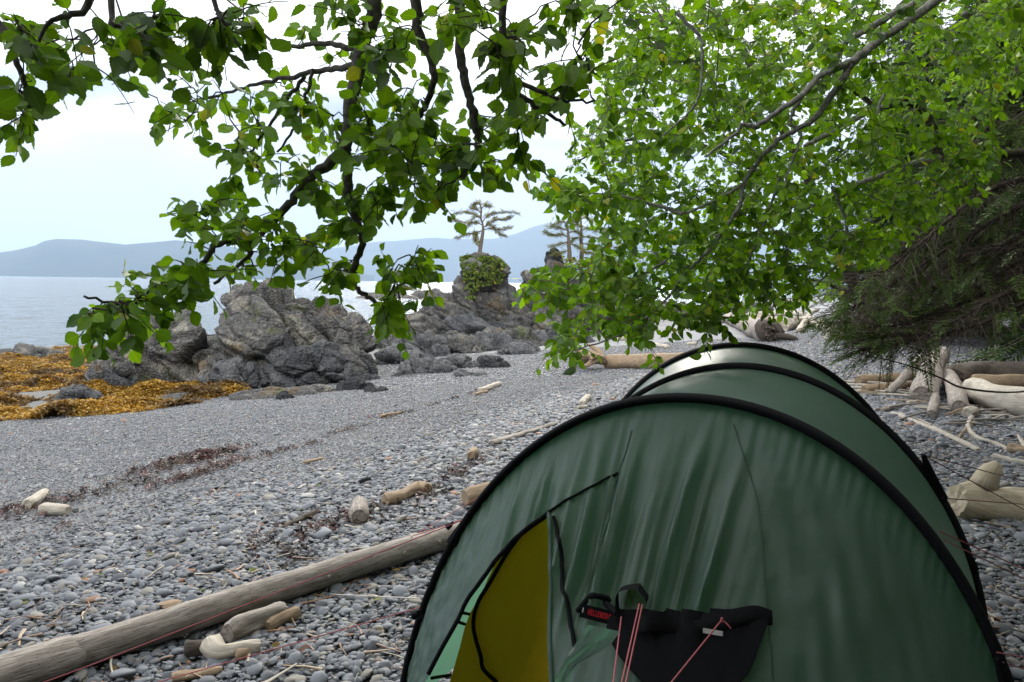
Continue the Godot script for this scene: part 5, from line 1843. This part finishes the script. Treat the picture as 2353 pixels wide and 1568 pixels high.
	var regions := [
		[[[1330, 0], [1560, 0], [1600, 250], [1560, 420], [1400, 400], [1330, 320], [1390, 180]], 300, 3.3, 5.4, 0.050],
		[[[1560, 0], [1900, -20], [1950, 200], [1880, 420], [1600, 420]], 430, 3.3, 5.8, 0.050],
		[[[1900, -20], [2353, -20], [2353, 200], [2200, 300], [1980, 330]], 340, 3.3, 6.2, 0.050],
		[[[1400, 400], [1880, 420], [1900, 600], [1700, 700], [1520, 640], [1370, 560]], 430, 3.3, 4.8, 0.047],
		[[[1880, 330], [2280, 280], [2300, 400], [2160, 500], [2060, 570], [1900, 640]], 330, 3.6, 5.4, 0.050],
		[[[1230, 420], [1330, 390], [1420, 420], [1400, 480], [1290, 490]], 38, 3.2, 4.0, 0.05],
		[[[1190, 650], [1290, 600], [1400, 560], [1520, 640], [1480, 700], [1330, 690], [1230, 700]], 80, 3.1, 4.0, 0.052],
		[[[1300, 700], [1480, 690], [1660, 690], [1640, 730], [1500, 760], [1380, 780], [1290, 830], [1230, 830], [1280, 770]], 84, 3.1, 4.0, 0.05],
		[[[1600, 640], [1900, 600], [1850, 690], [1700, 720], [1640, 700]], 60, 3.3, 4.5, 0.05],
		[[[1620, 700], [1660, 700], [1655, 790], [1635, 790]], 8, 3.3, 3.5, 0.05],
		[[[1450, 740], [1530, 740], [1520, 840], [1490, 840]], 10, 3.3, 3.8, 0.045],
		# above and beyond the frame
		[[[1300, -700], [3000, -900], [3000, 100], [2360, 100], [2300, -40], [1320, -40]], 420, 3.0, 6.0, 0.065],
	]
	var tw := Geo.new()
	var xf := []
	var tones := []
	grow(nodes, regions, 9, tw, xf, tones, 0.15, 0.0, Color(0.16, 0.14, 0.115))
	for k in tw.v.size(): tw.v[k] -= foot
	var t := obj("twigs", tw.commit(), M.twig, o)
	t.set_meta("kind", "stuff")
	# hanging lichen
	g = Geo.new()
	var lp := at(2098, 250, 4.55)
	tube(g, [lp - foot, lp + Vector3(0.01, -0.1, 0) - foot, lp + Vector3(0.03, -0.2, 0.01) - foot], 0.022, 0.006, 7, Color(0.30, 0.30, 0.17), 0.5)
	obj("lichen", g.commit(), M.bark, o)
	shade_canopy(xf, tones)
	dress(o, xf, tones, [leaf_mesh(5, 0.74, true), leaf_mesh(5, 0.66, true, 0.32)], 300, 2.2)

func make_far_alder() -> void:
	rng.seed = 341
	var d := 11.0
	var foot := gp(1900, 880)
	foot = Vector3(6.2, 0, -12.5)
	foot.y = hgt(foot.x, foot.z) - 0.05
	var o := thing("alder_tree", "fine-leaved alder standing farther along the beach with a thin dark trunk", "tree", foot)
	var tone := Color(0.07, 0.062, 0.055)
	var limbs := [
		[[[2020, 810, 12.6], [1980, 700, 12.6], [1900, 500, 12.0], [1800, 300, 11.5], [1700, 100, 11.2]], 0.13, 0.05],
		[[[1900, 500, 12.0], [1750, 400, 11.5], [1600, 330, 11.0], [1450, 320, 10.6], [1330, 370, 10.4]], 0.05, 0.01],
		[[[1800, 300, 11.5], [1600, 200, 11.0], [1450, 150, 10.6], [1350, 180, 10.4]], 0.05, 0.01],
		[[[1950, 620, 12.3], [1800, 560, 11.8], [1600, 520, 11.4], [1480, 560, 11.0]], 0.04, 0.01],
		[[[1970, 680, 12.5], [1850, 640, 12.0], [1700, 650, 11.6]], 0.04, 0.01],
	]
	var nodes := add_limbs(o, limbs, tone, "limb")
	var regions := [
		[[[1310, 280], [1420, 100], [1560, 60], [1600, 400], [1480, 420], [1330, 400], [1290, 370]], 150, 10.0, 12.0, 0.07],
		[[[1560, 60], [2000, 60], [2000, 500], [1600, 500]], 190, 10.5, 13.0, 0.075],
		[[[1470, 480], [1950, 480], [1950, 690], [1700, 720], [1480, 650]], 150, 10.5, 13.0, 0.075],
		[[[1350, 500], [1480, 470], [1480, 640], [1390, 620]], 24, 10.0, 11.5, 0.065],
		[[[1440, -60], [2400, -60], [2400, 260], [1900, 260], [1500, 160]], 300, 8.5, 12.0, 0.075],
	]
	var tw := Geo.new()
	var xf := []
	var tones := []
	grow(nodes, regions, 15, tw, xf, tones, 0.15, 0.0, Color(0.09, 0.08, 0.07))
	for k in tw.v.size(): tw.v[k] -= foot
	var t := obj("twigs", tw.commit(), M.twig, o)
	t.set_meta("kind", "stuff")
	dress(o, xf, tones, [leaf_mesh(3, 0.8, false)], 0, 2.0)

func spruce_shape(o: Node3D, height: float, sd: int, dense: int, dead_below: float) -> void:
	rng.seed = sd
	var g := Geo.new()
	var tr := []
	for k in 9: tr.append(Vector3(rng.randfn(0, 0.04), height * k / 8.0, rng.randfn(0, 0.04)))
	tr[0] = Vector3(0, -0.3, 0)
	tube(g, tr, height * 0.022, 0.02, 10, Color(0.09, 0.075, 0.06), 0.3)
	obj("trunk", g.commit(), M.bark, o)
	var wood := Geo.new()
	var xf := []
	var cols := []
	for k in dense:
		var t := pow((k + 0.5) / dense, 0.9)
		var y := height * lerpf(0.08, 0.98, t)
		var l := height * 0.26 * (1.0 - t * 0.92) * rng.randf_range(0.75, 1.15)
		var az := k * 2.4 + rng.randf()
		var d := Vector3(cos(az), rng.randf_range(-0.25, 0.1), sin(az)).normalized()
		var pts := []
		for j in 6:
			var e := j / 5.0
			pts.append(Vector3(0, y, 0) + d * l * e + Vector3(0, -0.22 * l * e * e, 0))
		tube(wood, pts, 0.012 + 0.01 * l, 0.006, 4, Color(0.075, 0.06, 0.05))
		if y < dead_below: continue
		for j in range(1, 6):
			for e in 5:
				var p: Vector3 = (pts[j - 1] as Vector3).lerp(pts[j], rng.randf())
				var side := d.cross(Vector3.UP).normalized() * (1.0 if e % 2 == 0 else -1.0)
				var yd := (d * rng.randf_range(0.3, 1.0) + side * rng.randf_range(0.1, 1.1) + Vector3(0, rng.randf_range(-0.8, -0.05), 0)).normalized()
				var x := yd.cross(Vector3.UP + Vector3(rng.randfn(0, 0.3), 0, rng.randfn(0, 0.3))).normalized()
				var sz := rng.randf_range(0.55, 1.0) * clampf(l / 1.6, 0.45, 1.0)
				xf.append(Transform3D(Basis(x * sz, yd * sz, x.cross(yd) * sz), p))
				cols.append(Color(0.028, 0.05, 0.018).lerp(Color(0.06, 0.095, 0.025), rng.randf()))
	var wm := obj("branches", wood.commit(), M.twig, o)
	wm.set_meta("kind", "stuff")
	multi("needles", M_spray, M.needle, xf, cols, o)

func make_forest() -> void:
	# the spruces of the wood edge; unseen ones round the camera, some added to shade the tent
	var a := thing("spruce_tree", "dark spruce of the wood edge beside the driftwood heap", "tree", Vector3.ZERO, "spruces of the wood edge")
	spruce_shape(a, 11.0, 401, 170, 0.6)
	var b := thing("spruce_tree", "dark spruce of the wood edge farther along the beach", "tree", Vector3.ZERO, "spruces of the wood edge")
	spruce_shape(b, 14.0, 402, 210, 0.6)
	var spots := [[0, 9.6, -9.4, 1.0], [1, 11.5, -12.0, 1.0], [0, 12.0, -14.5, 1.1], [1, 12.5, -19.0, 1.0], [0, 14.5, -24.0, 1.2], [1, 15.0, -30.0, 1.0], [0, 19.0, -36.0, 1.2], [1, 11.5, -7.0, 1.1], [0, 10.2, -5.0, 0.9], [1, 13.5, -12.5, 1.2], [0, 17.0, -17.0, 1.3], [1, 19.5, -26.0, 1.2], [0, 7.0, -2.0, 1.0], [1, 6.0, 1.5, 1.0], [0, 3.2, 3.6, 0.9], [1, 0.2, 5.0, 1.0], [1, 5.0, 5.0, 1.1], [1, 2.0, 8.0, 1.2], [0, 1.6, 2.6, 0.8], [1, -3.0, 5.4, 1.0], [1, -6.2, 6.0, 1.0], [0, 3.0, -0.9, 0.42], [1, 2.5, 0.7, 0.42], [0, 1.0, 1.9, 0.4], [1, 3.6, 0.5, 0.5], [0, 3.9, -1.9, 0.45], [0, 4.6, 1.2, 0.8], [1, 4.2, 3.0, 0.9], [0, 6.4, -0.2, 0.9], [0, 23.0, -44.0, 1.2], [1, 27.0, -55.0, 1.2]]
	var names := ["dark spruce of the wood edge beside the driftwood heap", "dark spruce of the wood edge farther along the beach"]
	var first := [true, true]
	for s in spots:
		var k: int = s[0]
		var src: Node3D = [a, b][k]
		var o := src
		if not first[k]:
			o = src.duplicate()
			o.name = numbered("spruce_tree")
			add_child(o)
		first[k] = false
		o.set_meta("label", "dark spruce of the wood edge behind the heap" if s[2] > -13.0 and s[2] < -4.0 else ("unseen dark spruce around the camera that shades the tent front" if s[2] >= -4.0 else "dark spruce of the wood edge far along the beach"))
		o.position = Vector3(s[1], hgt(s[1], s[2]), s[2])
		o.rotation.y = s[1] * 3.7 + s[2]
		o.scale = Vector3.ONE * s[3]
	# the near spruce whose dead lower boughs sweep down over the heap
	rng.seed = 411
	var foot := Vector3(5.9, 0, -7.0)
	foot.y = hgt(foot.x, foot.z)
	var o := thing("spruce_tree", "spruce with sweeping bare brown lower branches above the driftwood heap", "tree", foot, "spruces of the wood edge")
	var g := Geo.new()
	tube(g, [Vector3(0, -0.3, 0), Vector3(0.05, 1.5, 0), Vector3(0, 4, 0.05), Vector3(0, 9, 0)], 0.2, 0.1, 12, Color(0.085, 0.07, 0.055), 0.3)
	obj("trunk", g.commit(), M.bark, o)
	var boughs := [
		[[2480, 560], [2353, 620], [2230, 690], [2130, 730], [2040, 750], [1990, 745]],
		[[2480, 500], [2353, 560], [2250, 600], [2150, 660], [2060, 700], [1950, 740]],
		[[2480, 420], [2353, 470], [2230, 540], [2100, 620], [1990, 690], [1930, 720]],
		[[2480, 380], [2353, 410], [2250, 450], [2140, 540], [2050, 610], [1960, 650]],
		[[2480, 640], [2353, 700], [2250, 745], [2150, 770], [2060, 790], [1990, 800]],
		[[2500, 860], [2353, 900], [2220, 893], [2160, 868], [2080, 838], [1985, 815]],
		[[2480, 600], [2400, 640], [2300, 680], [2190, 740], [2100, 770], [2020, 768]],
		[[2480, 300], [2353, 340], [2260, 400], [2160, 470], [2080, 560]],
		[[2480, 200], [2353, 260], [2270, 330], [2190, 380]],
		[[2480, 540], [2380, 580], [2280, 640], [2180, 700], [2090, 720]],
		[[2480, 460], [2380, 520], [2290, 570], [2200, 600], [2090, 660]],
		[[2480, 100], [2353, 150], [2260, 230], [2200, 300]],
	]
	var tw := Geo.new()
	var xf := []
	var cols := []
	for bi in boughs.size():
		var bo: Array = boughs[bi]
		var d0 := rng.randf_range(6.3, 7.6)
		var pts := []
		for k in bo.size():
			pts.append(at(bo[k][0], bo[k][1], lerpf(7.0, d0, k / float(bo.size() - 1)) + (rng.randfn(0, 0.08) if bi != 5 else 0.0)) - foot)
		pts = smooth_path(pts, 7)
		g = Geo.new()
		tube(g, pts, 0.030 if bi != 5 else 0.011, 0.004, 7, Color(0.075, 0.06, 0.05), 0.3)
		obj("branch", g.commit(), M.bark, o)
		if bi == 5: continue
		for k in range(4, pts.size()):
			for e in 9:
				var p: Vector3 = (pts[k - 1] as Vector3).lerp(pts[k], rng.randf())
				var ax: Vector3 = ((pts[k] as Vector3) - pts[k - 1]).normalized()
				var d := (ax * rng.randf_range(0.4, 1.2) + Vector3(rng.randfn(0, 0.5), rng.randfn(-0.15, 0.4), rng.randfn(0, 0.6))).normalized()
				var l := rng.randf_range(0.12, 0.42)
				var q := [p, p + d * l * 0.5 + Vector3(0, rng.randfn(0, 0.02), 0), p + d * l + Vector3(0, -0.12 * l, 0)]
				tube(tw, q, 0.0045, 0.0015, 3, Color(0.075, 0.058, 0.046) * rng.randf_range(0.5, 1.8))
				if e < 4:
					for f in 2:
						var d2 := (d + Vector3(rng.randfn(0, 0.6), rng.randfn(-0.1, 0.4), rng.randfn(0, 0.6))).normalized()
						var s0: Vector3 = (q[0] as Vector3).lerp(q[2], rng.randf_range(0.3, 0.9))
						tube(tw, [s0, s0 + d2 * l * 0.4], 0.002, 0.001, 3, Color(0.12, 0.10, 0.085) * rng.randf_range(0.6, 1.7))
				var tip := float(k) / pts.size()
				if rng.randf() < 0.04 + 0.26 * pow(tip, 3.0) + (0.3 if bi in [7, 8, 11] else 0.0):
					var y := (d + Vector3(0, -0.25, 0)).normalized()
					var x := y.cross(Vector3.UP + Vector3(rng.randfn(0, 0.4), 0, rng.randfn(0, 0.4))).normalized()
					var sz := rng.randf_range(0.16, 0.34)
					xf.append(Transform3D(Basis(x * sz, y * sz, x.cross(y) * sz), q[1]))
					cols.append(Color(0.05, 0.08, 0.02).lerp(Color(0.10, 0.16, 0.03), rng.randf()))
	var wm := obj("dead_twigs", tw.commit(), M.twig, o)
	wm.set_meta("kind", "stuff")
	multi("needles", M_spray, M.needle, xf, cols, o)

func _ready() -> void:
	rng.seed = 1
	for q in [[nz_low, 0.01, 11], [nz_mid, 0.05, 12], [nz_fine, 0.05, 13]]:
		q[0].frequency = q[1]
		q[0].seed = q[2]
		q[0].noise_type = FastNoiseLite.TYPE_SIMPLEX_SMOOTH
		q[0].fractal_octaves = 3
	for q in [[nz_cell, FastNoiseLite.RETURN_CELL_VALUE], [nz_edge, FastNoiseLite.RETURN_DISTANCE2_SUB]]:
		q[0].frequency = 1.0
		q[0].seed = 21
		q[0].noise_type = FastNoiseLite.TYPE_CELLULAR
		q[0].fractal_type = FastNoiseLite.FRACTAL_NONE
		q[0].cellular_return_type = q[1]
	fill_profile()
	make_light()
	make_materials()
	make_setting()
	make_rocks()
	make_tent()
	make_near_alder()
	make_right_alder()
	make_far_alder()
	make_forest()
	make_driftwood()
	make_shingle()
	make_seaweed()
